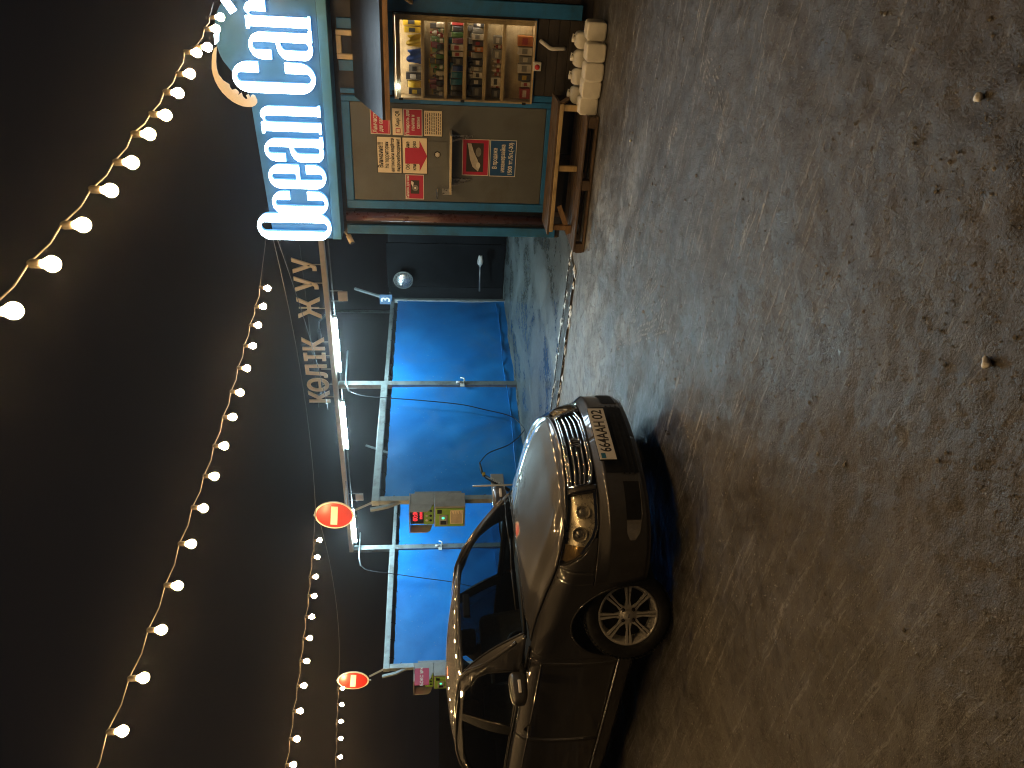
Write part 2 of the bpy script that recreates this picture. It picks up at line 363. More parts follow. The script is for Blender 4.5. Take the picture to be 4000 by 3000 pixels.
def rrect(x0, z0, x1, z1, rx, rz=None, n=8):
    rz = rz or rx
    return arc(x1 - rx, z1 - rz, rx, rz, 0, 90, n) + arc(x0 + rx, z1 - rz, rx, rz, 90, 180, n) + arc(x0 + rx, z0 + rz, rx, rz, 180, 270, n) + arc(x1 - rx, z0 + rz, rx, rz, 270, 360, n)
def vnoise(X, Y, sc, seed):
    """smooth value noise in [-1,1]"""
    g = np.random.default_rng(seed).uniform(-1, 1, (256, 256)); x = X * sc; y = Y * sc
    i = np.floor(x).astype(int); j = np.floor(y).astype(int); u = x - i; v = y - j; u = u * u * (3 - 2 * u); v = v * v * (3 - 2 * v)
    G = lambda a, b: g[a % 256, b % 256]
    return (G(i, j) * (1 - u) + G(i + 1, j) * u) * (1 - v) + (G(i, j + 1) * (1 - u) + G(i + 1, j + 1) * u) * v

# ================================================================== setting
def gheight(X, Y):
    a = np.clip((7.15 - Y) / 0.5, 0, 1); a = a * a * (3 - 2 * a)
    h = 0.010 * vnoise(X, Y, 0.9, 1) + 0.007 * vnoise(X, Y, 2.7, 2) + 0.0045 * vnoise(X, Y, 7.0, 3)
    near = np.clip((4.5 - np.hypot(X, Y - 1.0)) / 3.0, 0, 1)
    h = h + (0.0035 + 0.004 * near) * vnoise(X, Y, 17.0, 4) + (0.002 + 0.004 * near) * vnoise(X, Y, 36.0, 5)
    # wheel ruts in the packed ice
    for x0, y0, ang, w, dp in ((-3.0, 4.6, 0.10, 0.12, 0.012), (-2.6, 3.4, 0.35, 0.13, 0.010), (-1.5, 5.1, -0.45, 0.12, 0.012), (-3.2, 5.6, 0.75, 0.11, 0.010), (-0.9, 3.2, 0.9, 0.13, 0.009)):
        d = -(X - x0) * math.sin(ang) + (Y - y0) * math.cos(ang) + 0.12 * vnoise(X, Y, 0.5, 9)
        h = h - dp * np.exp(-(d / w) ** 2) + dp * 0.6 * np.exp(-((np.abs(d) - 2.0 * w) / (w * 0.6)) ** 2)
    return h * a
xs = np.concatenate([np.linspace(-160, -16, 10), np.arange(-15, -6.2, 0.12), np.arange(-6.2, 1.2, 0.024), np.arange(1.2, 5, 0.15), np.linspace(5.5, 160, 10)])
ys = np.concatenate([np.linspace(-160, -2, 10), np.arange(-1.5, 0.9, 0.15), np.arange(0.9, 7.3, 0.024), np.arange(7.3, 9, 0.2), np.linspace(9.5, 160, 12)])
GX, GY = np.meshgrid(xs, ys, indexing='ij'); GZ = gheight(GX, GY) - 0.006
nv = np.stack([GX, GY, GZ], -1).reshape(-1, 3); na, nb = GX.shape
ii, jj = np.meshgrid(np.arange(na - 1), np.arange(nb - 1), indexing='ij'); q = (ii * nb + jj).ravel()
faces = np.stack([q, q + nb, q + nb + 1, q + 1], 1)
me = bpy.data.meshes.new('ground'); me.vertices.add(len(nv)); me.vertices.foreach_set('co', nv.ravel())
me.loops.add(faces.size); me.loops.foreach_set('vertex_index', faces.ravel().astype(np.int32))
me.polygons.add(len(faces)); me.polygons.foreach_set('loop_start', np.arange(0, faces.size, 4, dtype=np.int32)); me.polygons.foreach_set('use_smooth', np.ones(len(faces), bool))
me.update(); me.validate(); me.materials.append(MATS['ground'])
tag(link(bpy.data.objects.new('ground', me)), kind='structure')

# frozen grit lying on the yard: far too many to count
def scatter_grit(n):
    D = 1.9 + 6.0 * rng.random(n) ** 1.4; w = (rng.random(n) - 0.5) * 1.15 * D; P = HD[None] * D[:, None] + RT[None] * w[:, None]
    keep = ~((P[:, 1] > 7.1) | ((P[:, 0] < -3.2) & (P[:, 1] > 2.8) & (P[:, 1] < 4.9))); P = P[keep]; D = D[keep]; m = len(P)
    s = rng.uniform(0.0016, 0.0048, m) * (0.75 + 0.12 * D) * np.where(rng.random(m) < 0.03, 2.0, 1.0); z = gheight(P[:, 0], P[:, 1]) - 0.006 + s * 0.25
    a = rng.random(m) * 6.28; e = rng.uniform(0.6, 1.5, m); V = []
    for dx, dy, dz in ((1, 0, 0), (0, 1, 0.1), (-1, 0, 0), (0, -1, -0.1), (0.1, 0, 0.7), (0, 0, -0.6)):
        V.append(np.stack([P[:, 0] + s * (dx * e * np.cos(a) - dy * np.sin(a)), P[:, 1] + s * (dx * e * np.sin(a) + dy * np.cos(a)), z + s * dz], 1))
    V = np.stack(V, 1).reshape(-1, 3); T = np.array(((0, 1, 4), (1, 2, 4), (2, 3, 4), (3, 0, 4), (1, 0, 5), (2, 1, 5), (3, 2, 5), (0, 3, 5)))
    return MB().add(V, [tuple(f) for f in (T[None] + 6 * np.arange(m)[:, None, None]).reshape(-1, 3).tolist()])
g = scatter_grit(9500).build('grit', 'grit_stone'); tag(g, 'pale frozen grit scattered over the muddy yard', 'grit', kind='stuff')

# wet concrete floor of the bays and the drain in front of it
P = np.array([[[x, y, 0.004] for y in np.linspace(7.80, 14.75, 24)] for x in np.linspace(-19.0, -3.45, 40)])
tag(MB().grid(P, True, False).build('bay_floor', 'wet_concrete'), kind='structure')
dr = empty('floor_drain', (-7.4, 7.60, 0)); tag(dr, 'long slotted iron drain between the muddy yard and the wet bay floor', 'drain')
L0 = 3.25
f_ = MB()
for y in (-0.175, 0.165): f_.bar((-L0, y, 0.004), (L0, y, 0.004), 0.022, 0.03)
f_.build('frame', 'grate_iron', dr)
b_ = MB()
for k in range(int(2 * L0 / 0.038)):
    x = -L0 + 0.02 + k * 0.038
    b_.bar((x, -0.155, 0.004), (x + 0.045, 0.145, 0.004), 0.012, 0.016)
tag(b_.build('bars', 'galvanised', dr), kind='stuff')
MB().box((-L0, -0.16, -0.004), (L0, 0.15, -0.001)).build('channel', 'black_plastic', dr)
# crusts of ice along the drain
ic = MB()
for k in range(150):
    x = random.uniform(-7.6, -4.1); y = random.choice((7.39, 7.42, 7.80, 7.78)) + random.gauss(0, 0.035); s = random.uniform(0.012, 0.05)
    n = 7; ring = [(x + s * random.uniform(0.6, 2.2) * math.cos(2 * math.pi * i / n), y + s * random.uniform(0.3, 0.7) * math.sin(2 * math.pi * i / n), 0.003 + random.uniform(0, 0.006)) for i in range(n)]
    ic.add(ring + [(x, y, 0.01 + s * 0.3)], [(i, (i + 1) % n, n) for i in range(n)], True)
tag(ic.build('ice_crust', 'ice'), 'white crust of ice and slush along the edges of the floor drain', 'ice', kind='stuff')

# dark fence closing the back of the bays
fn = empty('back_fence', (-12.0, 14.82, 0)); tag(fn, 'dark sheet fence closing off the back of the wash bays', 'fence')
for k in range(16):
    x = -8.6 + k * 1.08
    MB().rbox((x, -0.012 - 0.006 * (k % 2), 0.02), (x + 1.07, 0.012, 2.55 + 0.02 * ((k * 7) % 3)), 0.004).build('panel', 'dark_wall', fn)
for z in (0.35, 1.3, 2.2): MB().bar((-8.6, 0.05, z), (8.7, 0.05, z), 0.05).build('rail', 'dark_wall', fn)

# tyre tracks pressed into the thin frost
tk = MB()
for (a, b, w_, lanes) in (((2735, 135), (2810, 450), 0.16, 5), ((2560, 1080), (2445, 1270), 0.15, 4), ((2500, 860), (2440, 1010), 0.13, 4), ((2480, 1330), (2600, 1180), 0.14, 4), ((2330, 1390), (2600, 1250), 0.15, 4)):
    A_ = hit(*a, (0, 0, 1), 0); B_ = hit(*b, (0, 0, 1), 0); d_ = B_ - A_; L_ = np.linalg.norm(d_); d_ /= L_; n_ = np.array([-d_[1], d_[0], 0])
    for ln_ in range(lanes):
        o_ = (ln_ - (lanes - 1) / 2) * w_ / lanes; t_ = 0.0
        while t_ < L_:
            l_ = random.uniform(0.015, 0.05)
            if random.random() < 0.62:
                q4 = []
                for (u_, v_) in ((t_, -1), (t_ + l_, -0.7), (t_ + l_, 1), (t_, 0.6)):
                    p_ = A_ + d_ * u_ + n_ * (o_ + v_ * w_ / lanes * random.uniform(0.16, 0.30) + 0.02 * math.sin(u_ * 2)); q4.append((p_[0], p_[1], float(gheight(np.array([p_[0]]), np.array([p_[1]]))[0]) - 0.0035))
                tk.add(q4, [(0, 1, 2, 3)])
            t_ += l_ + random.uniform(0.006, 0.03)
tag(tk.build('tyre_tracks', 'frost'), 'pale ribbed tyre tracks pressed into the frosty ground', 'tyre track', kind='stuff')

# lumps of ice lying about the yard
for (px, py, s, lab) in ((3815, 380, 0.015, 'round white lump of ice lying on rough grit, beside a smear of slush'), (3842, 1420, 0.016, 'pear shaped white lump of ice with a small tail, lying on brown mud'), (2465, 550, 0.012, 'tiny white chip of ice on the ground before the kiosk steps')):
    p = hit(px, py, (0, 0, 1), 0.0); z = float(gheight(np.array([p[0]]), np.array([p[1]]))[0])
    bm = bmesh.new(); bmesh.ops.create_icosphere(bm, subdivisions=3, radius=s)
    for v in bm.verts:
        k = 1 + 0.16 * math.sin(v.co.x / s * 2.3 + 1) * math.cos(v.co.y / s * 2.9) + 0.08 * math.sin(v.co.z / s * 5)
        v.co *= k; v.co.z *= 0.8
        if px == 3842 and v.co.x > 0: v.co.x *= 1.5; v.co.y *= 0.72
    o = MB().bm(bm, True).build('ice_lump', 'ice'); o.location = (p[0], p[1], z + s * 0.45); o.rotation_euler = (0.2, 0.1, 0.9 if px == 3842 else 0.2)
    tag(o, lab, 'ice')

# ================================================================== car wash bays
PX1, PX2, YF, YM, YB = -8.80, -13.46, 8.36, 11.32, 14.34
def curtain(y0, y1, x, z0, z1, seed):
    """laced tarpaulin with a loose hem"""
    a = np.linspace(y0, y1, 70); b = np.linspace(0, 1, 40); A, Bq = np.meshgrid(a, b, indexing='ij')
    w = 0.012 * vnoise(A, Bq * 2.2, 1.3, seed) + 0.006 * vnoise(A + Bq * 1.3, Bq * 2.2, 3.2, seed + 1) + 0.024 * np.sin((A + 1.6 * Bq) * 9) * (1 - Bq) ** 1.5 * vnoise(A, Bq, 1.1, seed + 2)
    w += 0.03 * (1 - np.clip(Bq / 0.12, 0, 1)) * vnoise(A, Bq, 3.5, seed + 3)
    zt = z1 - 0.012 * np.abs(np.sin((A - y0) * math.pi / 0.42)) * (Bq > 0.97)
    Z = z0 + (zt - z0) * Bq + 0.018 * vnoise(A, Bq, 2.0, seed + 4) * (Bq < 0.02)
    return np.stack([x + w, A, Z], -1)
def partition(px, lab, seed):
    r = empty('wash_partition', (px, YF, 0)); tag(r, lab, 'partition', None)
    mb = MB(); mb.rbox((-0.045, -0.05, 0), (0.045, 0.05, 2.43), 0.006).build('front_post', 'steel', r)
    MB().rbox((-0.05, YM - YF - 0.06, 0), (0.05, YM - YF + 0.06, 3.34), 0.006).build('middle_post', 'steel', r)
    MB().rbox((-0.04, YB - YF - 0.04, 0), (0.04, YB - YF + 0.04, 2.43), 0.006).build('rear_post', 'steel', r)
    MB().rbox((-0.055, -0.06, 2.432), (0.055, YM - YF - 0.063, 2.548), 0.006).build('top_rail', 'steel', r)
    MB().rbox((-0.04, YM - YF + 0.063, 2.425), (0.04, YB - YF + 0.05, 2.50), 0.006).build('top_rail', 'steel', r)
    # bent cap at the front corner, brace at the back
    MB().bar((0, -0.02, 2.08), (0, -0.13, 2.30), 0.05, 0.045).bar((0, -0.13, 2.30), (0, -0.19, 2.56), 0.05, 0.045).build('corner_brace', 'steel', r)
    MB().bar((0.0, YB - YF, 2.46), (0.10, YB - YF + 0.30, 3.30), 0.05, 0.04).build('rear_brace', 'steel', r)
    for (a, b, sd) in ((0.06, YM - YF - 0.07, seed), (YM - YF + 0.07, YB - YF - 0.045, seed + 20)):
        c = MB().grid(curtain(a, b, 0.0, 0.03, 2.36, sd), True).build('curtain', 'blue_tarpaulin', r)
        h = MB(); yy = np.linspace(a, b, 40); h.tube([(0.018 + 0.010 * math.sin(y * 5), y, 0.20 + 0.015 * math.sin(y * 2.2)) for y in yy], 0.010, 6).build('hem', 'blue_tarpaulin', c)
        t = MB()
        for y in np.arange(a + 0.12, b, 0.40): t.tube([(0.0, y, 2.34), (0.045, y + 0.01, 2.39), (0.052, y, 2.44)], 0.006, 5)
        for z in np.arange(0.4, 2.3, 0.36): t.tube([(0.01, a + 0.03, z), (0.035, a - 0.005, z + 0.02), (0.03, a - 0.04, z)], 0.006, 5)
        tag(t.build('lacing', 'black_plastic', c), kind='stuff')
    return r
p1 = partition(PX1, 'blue tarpaulin partition carrying the payment terminal beside the bay marked 3', 11)
p2 = partition(PX2, 'blue tarpaulin partition carrying the terminal with the crimson box sign', 41)

# brackets with taps on the middle posts
for px, zz, lab in ((PX1, 1.02, 'white tap bracket on the post below the first letter of the roof lettering'), (PX2, 1.40, 'white tap bracket on the post beneath the end of the roof beam')):
    r = empty('tap_bracket', (px + 0.06, YM - 0.05, zz)); tag(r, lab, 'tap')
    MB().rbox((0, -0.09, -0.02), (0.012, 0.07, 0.06), 0.003).build('plate', 'white_plastic', r)
    MB().tube([(0.03, 0.02, 0.02), (0.03, 0.02, 0.14)], 0.022, 10).build('valve', 'white_plastic', r)
    MB().tube([(0.03, 0.05, -0.02), (0.05, 0.10, -0.02), (0.05, 0.13, 0.02), (0.04, 0.14, 0.05)], 0.014, 8).build('hook', 'white_plastic', r)

# beam with the roof lettering
rb = empty('roof_beam', (-13.5, YM, 3.34)); tag(rb, 'long cream steel beam across the bays carrying lamps and letters', 'beam')
MB().rbox((0, -0.06, 0.012), (14.5, 0.06, 0.10), 0.006).build('box_section', 'beam_cream', rb)
MB().bar((0.3, 0.20, -0.02), (14.3, 0.20, -0.02), 0.02).build('cable_tray', 'wire', rb)
sg = empty('roof_lettering', (-13.5, YM - 0.07, 3.48)); tag(sg, 'cream cut-out letters КӨЛІК ЖУУ standing in a row above the beam', 'lettering')
# letters spaced as in the photograph: (glyph, centre x)
for ch, xc in (('К', -9.04), ('Ө', -8.745), ('Л', -8.42), ('І', -8.11), ('К', -7.84), ('Ж', -7.075), ('У', -6.61), ('У', -6.26)):
    l_ = text('letter', 'О' if ch == 'Ө' else ch, 0.50, 'letter_cream', sg, (xc + 13.5, 0, 0.19), depth=0.03, sx=0.86, bold=0.013)
    if ch == 'Ө': MB().box((-0.10, -0.012, -0.022), (0.10, 0.012, 0.022)).build('cross_bar', 'letter_cream', l_)
MB().bar((4.2, 0.02, 0.26), (7.6, 0.02, 0.26), 0.008).build('wire_support', 'wire', sg)
for x in (4.45, 4.75, 5.1, 5.4, 5.7, 6.4, 6.9, 7.25): MB().bar((x, 0.025, -0.05), (x, 0.025, 0.14), 0.012).build('stem', 'beam_cream', sg)

# fluorescent lamps under the beam
for xa, xb, lab in ((-8.45, -7.30, 'lit cold fluorescent tube under the letters of the roof beam, towards the kiosk'), (-10.36, -9.18, 'lit cold fluorescent tube under the beam, just past the first letter'), (-13.17, -12.12, 'lit cold fluorescent tube at the end of the beam, behind the red sign')):
    r = empty('fluorescent_lamp', ((xa + xb) / 2, YM - 0.03, 3.28)); tag(r, lab, 'lamp', 'tube lamps under the beam'); h = (xb - xa) / 2
    MB().tube([(-h, 0, 0), (h, 0, 0)], 0.021, 12).build('tube', 'tube_glow', r)
    MB().rbox((-h - 0.05, 0.0, 0.03), (h + 0.05, 0.05, 0.068), 0.006).build('housing', 'steel', r)
    for s in (-1, 1): MB().rbox((s * h - 0.02 + s * 0.022, -0.02, -0.025), (s * h + 0.02 + s * 0.022, 0.02, 0.035), 0.004).build('end_cap', 'steel', r)
for x, lab in ((-6.85, 'small cream floodlight hanging under the beam, unlit, towards the kiosk'), (-11.75, 'small cream floodlight hanging under the beam, unlit, beside the red sign')):
    r = empty('floodlight', (x, YM - 0.02, 3.24)); tag(r, lab, 'floodlight')
    MB().rbox((-0.09, -0.05, -0.20), (0.09, 0.0, -0.04), 0.008).build('body', 'beam_cream', r)
    MB().bar((-0.10, -0.02, -0.12), (-0.10, -0.02, 0.09), 0.014).bar((0.10, -0.02, -0.12), (0.10, -0.02, 0.09), 0.014).build('bracket', 'steel', r)

# hoses on swing booms
def hose(name, lab, boom, path, xoff=0.14):
    r = empty(name, (PX1 + xoff, YM, 0) if lab.startswith('dark blue') else (PX2 + xoff, YM, 0)); tag(r, lab, 'hose')
    MB().tube(boom, 0.016, 8).build('boom', 'steel', r)
    MB().tube(cr(path, 60), 0.0085, 8).build('pipe', 'hose_dark', r)
    return r
XH = PX1 + 0.14
hp = [hit(1200 + a / 3.687, 1300 + b / 3.687, (1, 0, 0), XH) for a, b in ((600, 835), (760, 895), (1060, 932), (1600, 970), (2200, 1030))] + \
     [hit(1750 + a / 3.687, 1300 + b / 3.687, (1, 0, 0), XH) for a, b in ((500, 1100), (900, 1200))]
hp2 = [hit(1100 + a / 2.074, 1600 + b / 2.074, (1, 0, 0), XH) for a, b in ((1850, 280), (1680, 350), (1605, 430))]
low = [np.array([XH, 9.95, 0.03]), np.array([XH + 0.02, 9.80, 0.025])]
path = [p - np.array([XH, YM, 0]) for p in hp + low + hp2]
hose('wash_hose', 'dark blue hose hanging from a boom down to the spray gun', [(0, 0.9, 3.24), (0, -0.14, 3.19), tuple(path[0])], path)
XH2 = PX2 + 0.14
hp = [hit(1100 + a / 2.074, 1600 + b / 2.074, (1, 0, 0), XH2) for a, b in ((640, 1265), (700, 1300), (900, 1330), (1150, 1365), (1400, 1400))]
path = [p - np.array([XH2, YM, 0]) for p in hp]; path.append(path[-1] + np.array([0, -0.25, -0.75]))
hose('wash_hose', 'grey hose hanging from a boom over the partition of the crimson box sign', [(0, 0.35, 3.22), (0, path[0][1] * 0.6, 3.20), tuple(path[0])], path)

# spray gun with lettered lance in its holder
h4 = hit(1100 + 1605 / 2.074, 1600 + 430 / 2.074, (1, 0, 0), XH); gn = hit(1100 + 1620 / 2.074, 1600 + 520 / 2.074, (1, 0, 0), XH)
pa = hit(1100 + 1655 / 2.074, 1600 + 545 / 2.074, (1, 0, 0), XH); pb = hit(1100 + 1845 / 2.074, 1600 + 655 / 2.074, (1, 0, 0), XH)
r = empty('spray_gun', tuple(gn)); tag(r, 'black spray gun on a lance lettered in white, resting in the holder', 'spray gun')
MB().tube([h4 - gn, (0, 0.02, -0.01), pa - gn], [0.014, 0.022, 0.018], 8).build('grip', 'black_plastic', r)
MB().rbox((-0.02, -0.05, -0.06), (0.02, 0.02, -0.01), 0.006).build('trigger', 'pack_0', r)
ln = MB().tube([pa - gn, pb - gn], 0.028, 10).build('lance', 'black_plastic', r)
dv = Vector(pb - pa); mid_ = (Vector(pa) + Vector(pb)) / 2 - Vector(gn)
rm = Matrix.Rotation(math.atan2(dv.z, dv.y), 4, 'X') @ Matrix.Rotation(R(90), 4, 'Z')
text('lance_text', 'ВОДА/ВОСК', 0.052, 'ink_white', ln, (mid_.x + 0.030, mid_.y, mid_.z), depth=0.001, sx=0.98, bold=0.0008, rot=rm)
r = empty('lance_holder', (PX1 + 0.10, 8.45, 0)); tag(r, 'grey steel lance holder at the foot of the terminal post', 'holder')
MB().rbox((-0.055, -0.12, 0.45), (-0.005, 0.38, 0.66), 0.01).build('tray', 'terminal_grey', r)
MB().tube([(0.10, 0.02, 0.30), (0.10, 0.00, 0.97)], 0.014, 8).build('rod', 'white_plastic', r)
MB().tube([(0.03, -0.22, 0.40), (0.03, -0.24, 0.62)], 0.05, 12).build('cup', 'white_plastic', r)

# payment terminals
def terminal(x, y, lab, boxsign):
    r = empty('payment_terminal', (x, y, 0)); tag(r, lab, 'terminal')
    W0, W1 = -0.45, 0.0
    MB().rbox((W0, 0.0, 1.10), (W1, 0.29, 1.573), 0.006).build('lower_cabinet', 'terminal_grey', r)
    MB().rbox((W0, 0.06, 1.577), (W1, 0.29, 1.94), 0.006).build('upper_cabinet', 'terminal_grey', r)
    # side cheeks of the display hood, cut back in a curve below
    side = [(0.055, 1.945), (-0.10, 1.945), (-0.10, 1.72)] + arc(0.0, 1.72, 0.10, 0.10, 180, 262, 8) + [(0.055, 1.60)]
    for xx, nm in ((W1 + 0.004, 'hood_cheek'), (W0 - 0.014, 'hood_cheek')):
        o = poly(nm, [side], 0.01, 'terminal_grey', r); o.rotation_euler = (0, 0, R(90)); o.location = (xx, 0, 0)
    MB().rbox((W0 - 0.02, -0.105, 1.947), (W1 + 0.01, 0.29, 1.958), 0.003).build('hood_top', 'terminal_grey', r)
    d = MB().rbox((W0 + 0.05, 0.035, 1.74), (W1 - 0.05, 0.057, 1.91), 0.004).build('display', 'black_plastic', r)
    text('digits', '00:00', 0.105, 'digit_red', d, (-0.225, 0.031, 1.865), depth=0.004, fit=0.24, bold=0.001)
    text('digits', 'money', 0.085, 'digit_red', d, (-0.20, 0.031, 1.785), depth=0.004, fit=0.2, bold=0.001)
    k = MB().rbox((W0 + 0.02, 0.03, 1.585), (W1 - 0.02, 0.058, 1.735), 0.006).build('key_panel', 'terminal_green', r)
    for a in range(3):
        for b in range(2):
            MB().lathe([(0.0, -0.012), (0.020, -0.010), (0.022, 0.0)], 12, 'y', (-0.12 - a * 0.105, 0.031, 1.69 - b * 0.06)).build('key', 'white_plastic' if b == 0 else 'black_plastic', k)
    f = MB().rbox((W0 + 0.03, -0.018, 1.12), (W1 - 0.03, -0.003, 1.555), 0.004).build('front_panel', 'terminal_green', r)
    MB().rbox((-0.13, -0.026, 1.46), (-0.05, -0.016, 1.53), 0.003).build('coin_slot', 'black_plastic', f)
    a_ = MB().rbox((-0.38, -0.034, 1.37), (-0.16, -0.016, 1.50), 0.004).build('bill_acceptor', 'terminal_grey', f)
    MB().rbox((-0.36, -0.040, 1.39), (-0.28, -0.032, 1.48), 0.003).build('bill_slot', 'black_plastic', a_)
    MB().lathe([(0.0, -0.008), (0.018, -0.006), (0.020, 0.0)], 14, 'y', (-0.215, -0.036, 1.44)).build('lamp', 'led_green', a_)
    n_ = MB().rbox((-0.36, -0.024, 1.13), (-0.06, -0.0185, 1.33), 0.001).build('notice', 'poster_cream', f)
    lm = MB()
    for j in range(13): lm.box((-0.345, -0.0258, 1.147 + j * 0.0135), (-0.08 - 0.03 * ((j * 5) % 3), -0.0243, 1.151 + j * 0.0135))
    tag(lm.build('print_lines', 'ink', n_), kind='stuff')
    MB().rbox((-0.09, 0.28, 1.15), (-0.01, 0.34, 1.88), 0.004).build('mounting_plate', 'steel', r)
    if boxsign:
        s = empty('box_sign', (x + 0.014, y + 0.06, 1.80)); tag(s, 'crimson sign reading БОКС №4 in white on the terminal side', 'sign')
        MB().rbox((0, -0.25, -0.135), (0.006, 0.10, 0.135), 0.001).build('plate', 'poster_crimson', s)
        text('lettering', 'БОКС №4', 0.082, 'ink_white', s, (0.008, -0.075, 0.0), depth=0.001, bold=0.0015, rot=Matrix.Rotation(R(90), 4, 'Z'))
terminal(-8.60, 8.02, 'grey and green payment terminal showing red digits, with no box sign on it', False)
terminal(-13.26, 8.02, 'grey and green payment terminal beside the crimson box sign, behind the car roof', True)

# no-entry signs on their brackets
for px, lab in ((PX1, 'round red no entry sign over the terminal without a box sign'), (PX2, 'round red no entry sign over the terminal with the crimson box sign')):
    r = empty('no_entry_sign', (px - 0.14, 8.20, 3.12)); tag(r, lab, 'sign')
    d = MB().lathe([(0.0, 0.012), (0.298, 0.012), (0.302, 0.008), (0.302, -0.002), (0.298, -0.006), (0.0, -0.006)], 56, 'y', smooth=False).build('disc', 'sign_white', r)
    MB().lathe([(0.0, -0.0085), (0.272, -0.0085), (0.274, -0.0065)], 56, 'y', smooth=False).build('red_face', 'sign_red', d)
    b = MB().rbox((-0.205, -0.0115, -0.052), (0.205, -0.009, 0.052), 0.001).build('white_bar', 'sign_white', d)
    r.rotation_euler = (0, R(6), 0)
    MB().bar((0.10, 0.03, -0.30), (0.20, 0.16, -0.62), 0.04, 0.03).build('bracket', 'steel', r)
    MB().bar((-0.05, 0.025, 0.32), (-0.02, 0.025, -0.34), 0.03, 0.02).build('back_bar', 'steel', r)

# bay number and round mirror at the back
r = empty('number_sign', (-8.72, 14.24, 2.60)); tag(r, 'dark blue plate with a white number 3 on the rear post', 'sign')
pl = MB().rbox((-0.12, -0.006, -0.135), (0.12, 0.006, 0.135), 0.002).build('plate', 'sign_blue', r)
text('number', '3', 0.27, 'ink_white', pl, (0, -0.009, 0), depth=0.002, bold=0.004)
r = empty('convex_mirror', (-8.42, 14.55, 2.23)); tag(r, 'round convex traffic mirror at the back of the bay marked 3', 'mirror')
MB().lathe([(0.0, -0.075), (0.05, -0.073), (0.10, -0.063), (0.15, -0.045), (0.185, -0.022), (0.20, 0.0)], 40, 'y').build('glass', 'brushed', r)
MB().lathe([(0.198, -0.008), (0.212, -0.004), (0.212, 0.02), (0.0, 0.03)], 40, 'y').build('rim', 'terminal_grey', r)
MB().tube([(0, 0.03, 0), (0, 0.24, -0.1)], 0.02, 8).build('arm', 'steel', r)
# lance left at the back fence
r = empty('spray_lance', (-8.0, 14.45, 0)); tag(r, 'pale spray lance with a wrapped rag leaning low at the back fence', 'lance')
MB().tube([(-0.62, 0.02, 0.56), (0.05, 0.06, 0.57)], 0.018, 8).build('rod', 'galvanised', r)
bm = bmesh.new(); bmesh.ops.create_icosphere(bm, subdivisions=2, radius=0.09)
for v in bm.verts: v.co = Vector((v.co.x * 1.6, v.co.y * 0.6, v.co.z * 0.7)) * (1 + 0.18 * math.sin(v.co.x * 60) * math.cos(v.co.z * 50))
MB().bm(bm, True).build('rag', 'white_plastic', r, (0.12, 0.05, 0.57))

# ================================================================== kiosk
KA = R(5.4); KX = np.array([math.cos(KA), math.sin(KA), 0]); KY = np.array([-math.sin(KA), math.cos(KA), 0]); KD = 8.245
def K(xk, off, z): return tuple(KX * xk + KY * (KD - off) + np.array([0, 0, z]))
def kroot(name, xk, off, z, lab, cat, group=None):
    r = empty(name, K(xk, off, z), KA); return tag(r, lab, cat, group)
kio = kroot('kiosk', 0, 0, 0, 'dark kiosk cabin with blue frames under the illuminated sign', 'kiosk')
# (kiosk parts are drawn in its own axes: x along the front, -y towards the yard)
MB().rbox((-3.22, 0.36, 0.14), (3.2, 2.6, 2.60), 0.01).build('cabin', 'kiosk_dark', kio)
MB().box((-3.22, 0.080, 0.14), (-3.18, 0.36, 2.60)).build('side_wall', 'kiosk_dark', kio)
poly('front_wall', [[(-3.22, 0.14), (3.2, 0.14), (3.2, 2.60), (-3.22, 2.60)], [(-1.733, 0.573), (-0.934, 0.573), (-0.934, 1.998), (-1.733, 1.998)]], 0.04, 'kiosk_dark', kio, loc=(0, 0.056, 0))
MB().box((-3.10, 0.10, -0.02), (3.1, 2.5, 0.14)).build('plinth', 'kiosk_dark', kio)
MB().rbox((-3.215, -0.006, 0.20), (-3.11, 0.034, 2.56), 0.006).build('corner_post', 'kiosk_blue', kio)
MB().tube([(-3.005, -0.02, 0.33), (-3.005, -0.02, 2.56)], 0.052, 14).build('drainpipe', 'brown_pipe', kio)
MB().tube([(-3.215, 0.05, 0.16), (-3.215, 0.05, 2.45)], 0.018, 8).build('conduit', 'wood_warm', kio)
for lo, hi in (((-2.915, -0.012, 0.30), (-2.825, 0.034, 2.545)), ((-1.777, -0.012, 0.30), (-1.722, 0.034, 2.545)), ((-2.823, -0.012, 2.462), (-1.779, 0.034, 2.545)), ((-2.823, -0.012, 0.335), (-1.779, 0.034, 0.402))):
    MB().rbox(lo, hi, 0.006).build('door_frame', 'kiosk_blue', kio)
dl = MB().rbox((-2.818, -0.004, 0.408), (-1.782, 0.034, 2.456), 0.004).build('door', 'door_olive', kio)
MB().rbox((-2.440, -0.012, 1.452), (-2.156, -0.0045, 1.656), 0.003).build('service_hatch', 'door_olive', dl)
hl = MB().rbox((-2.735, -0.016, 1.39), (-2.665, -0.0045, 1.50), 0.003).build('lock', 'brushed', dl)
MB().tube([(-2.66, -0.03, 1.555), (-2.66, -0.055, 1.556), (-2.74, -0.055, 1.557), (-2.765, -0.05, 1.557)], 0.010, 8).build('handle', 'chrome', dl)
bd = MB().lathe([(0.0, -0.009), (0.028, -0.008), (0.034, -0.003), (0.034, 0)], 24, 'y', (-2.295, -0.012, 1.555)).build('hatch_lock', 'black_plastic', dl)
MB().lathe([(0.0, -0.0115), (0.012, -0.011), (0.016, -0.0095)], 20, 'y', (-2.295, -0.012, 1.555)).build('lock_core', 'ink_white', bd)
for a in range(2):
    MB().lathe([(0.019, -0.0100), (0.028, -0.0092)], 6, 'y', (-2.295, -0.012, 1.555)).build('lock_mark', 'ink_white', bd)
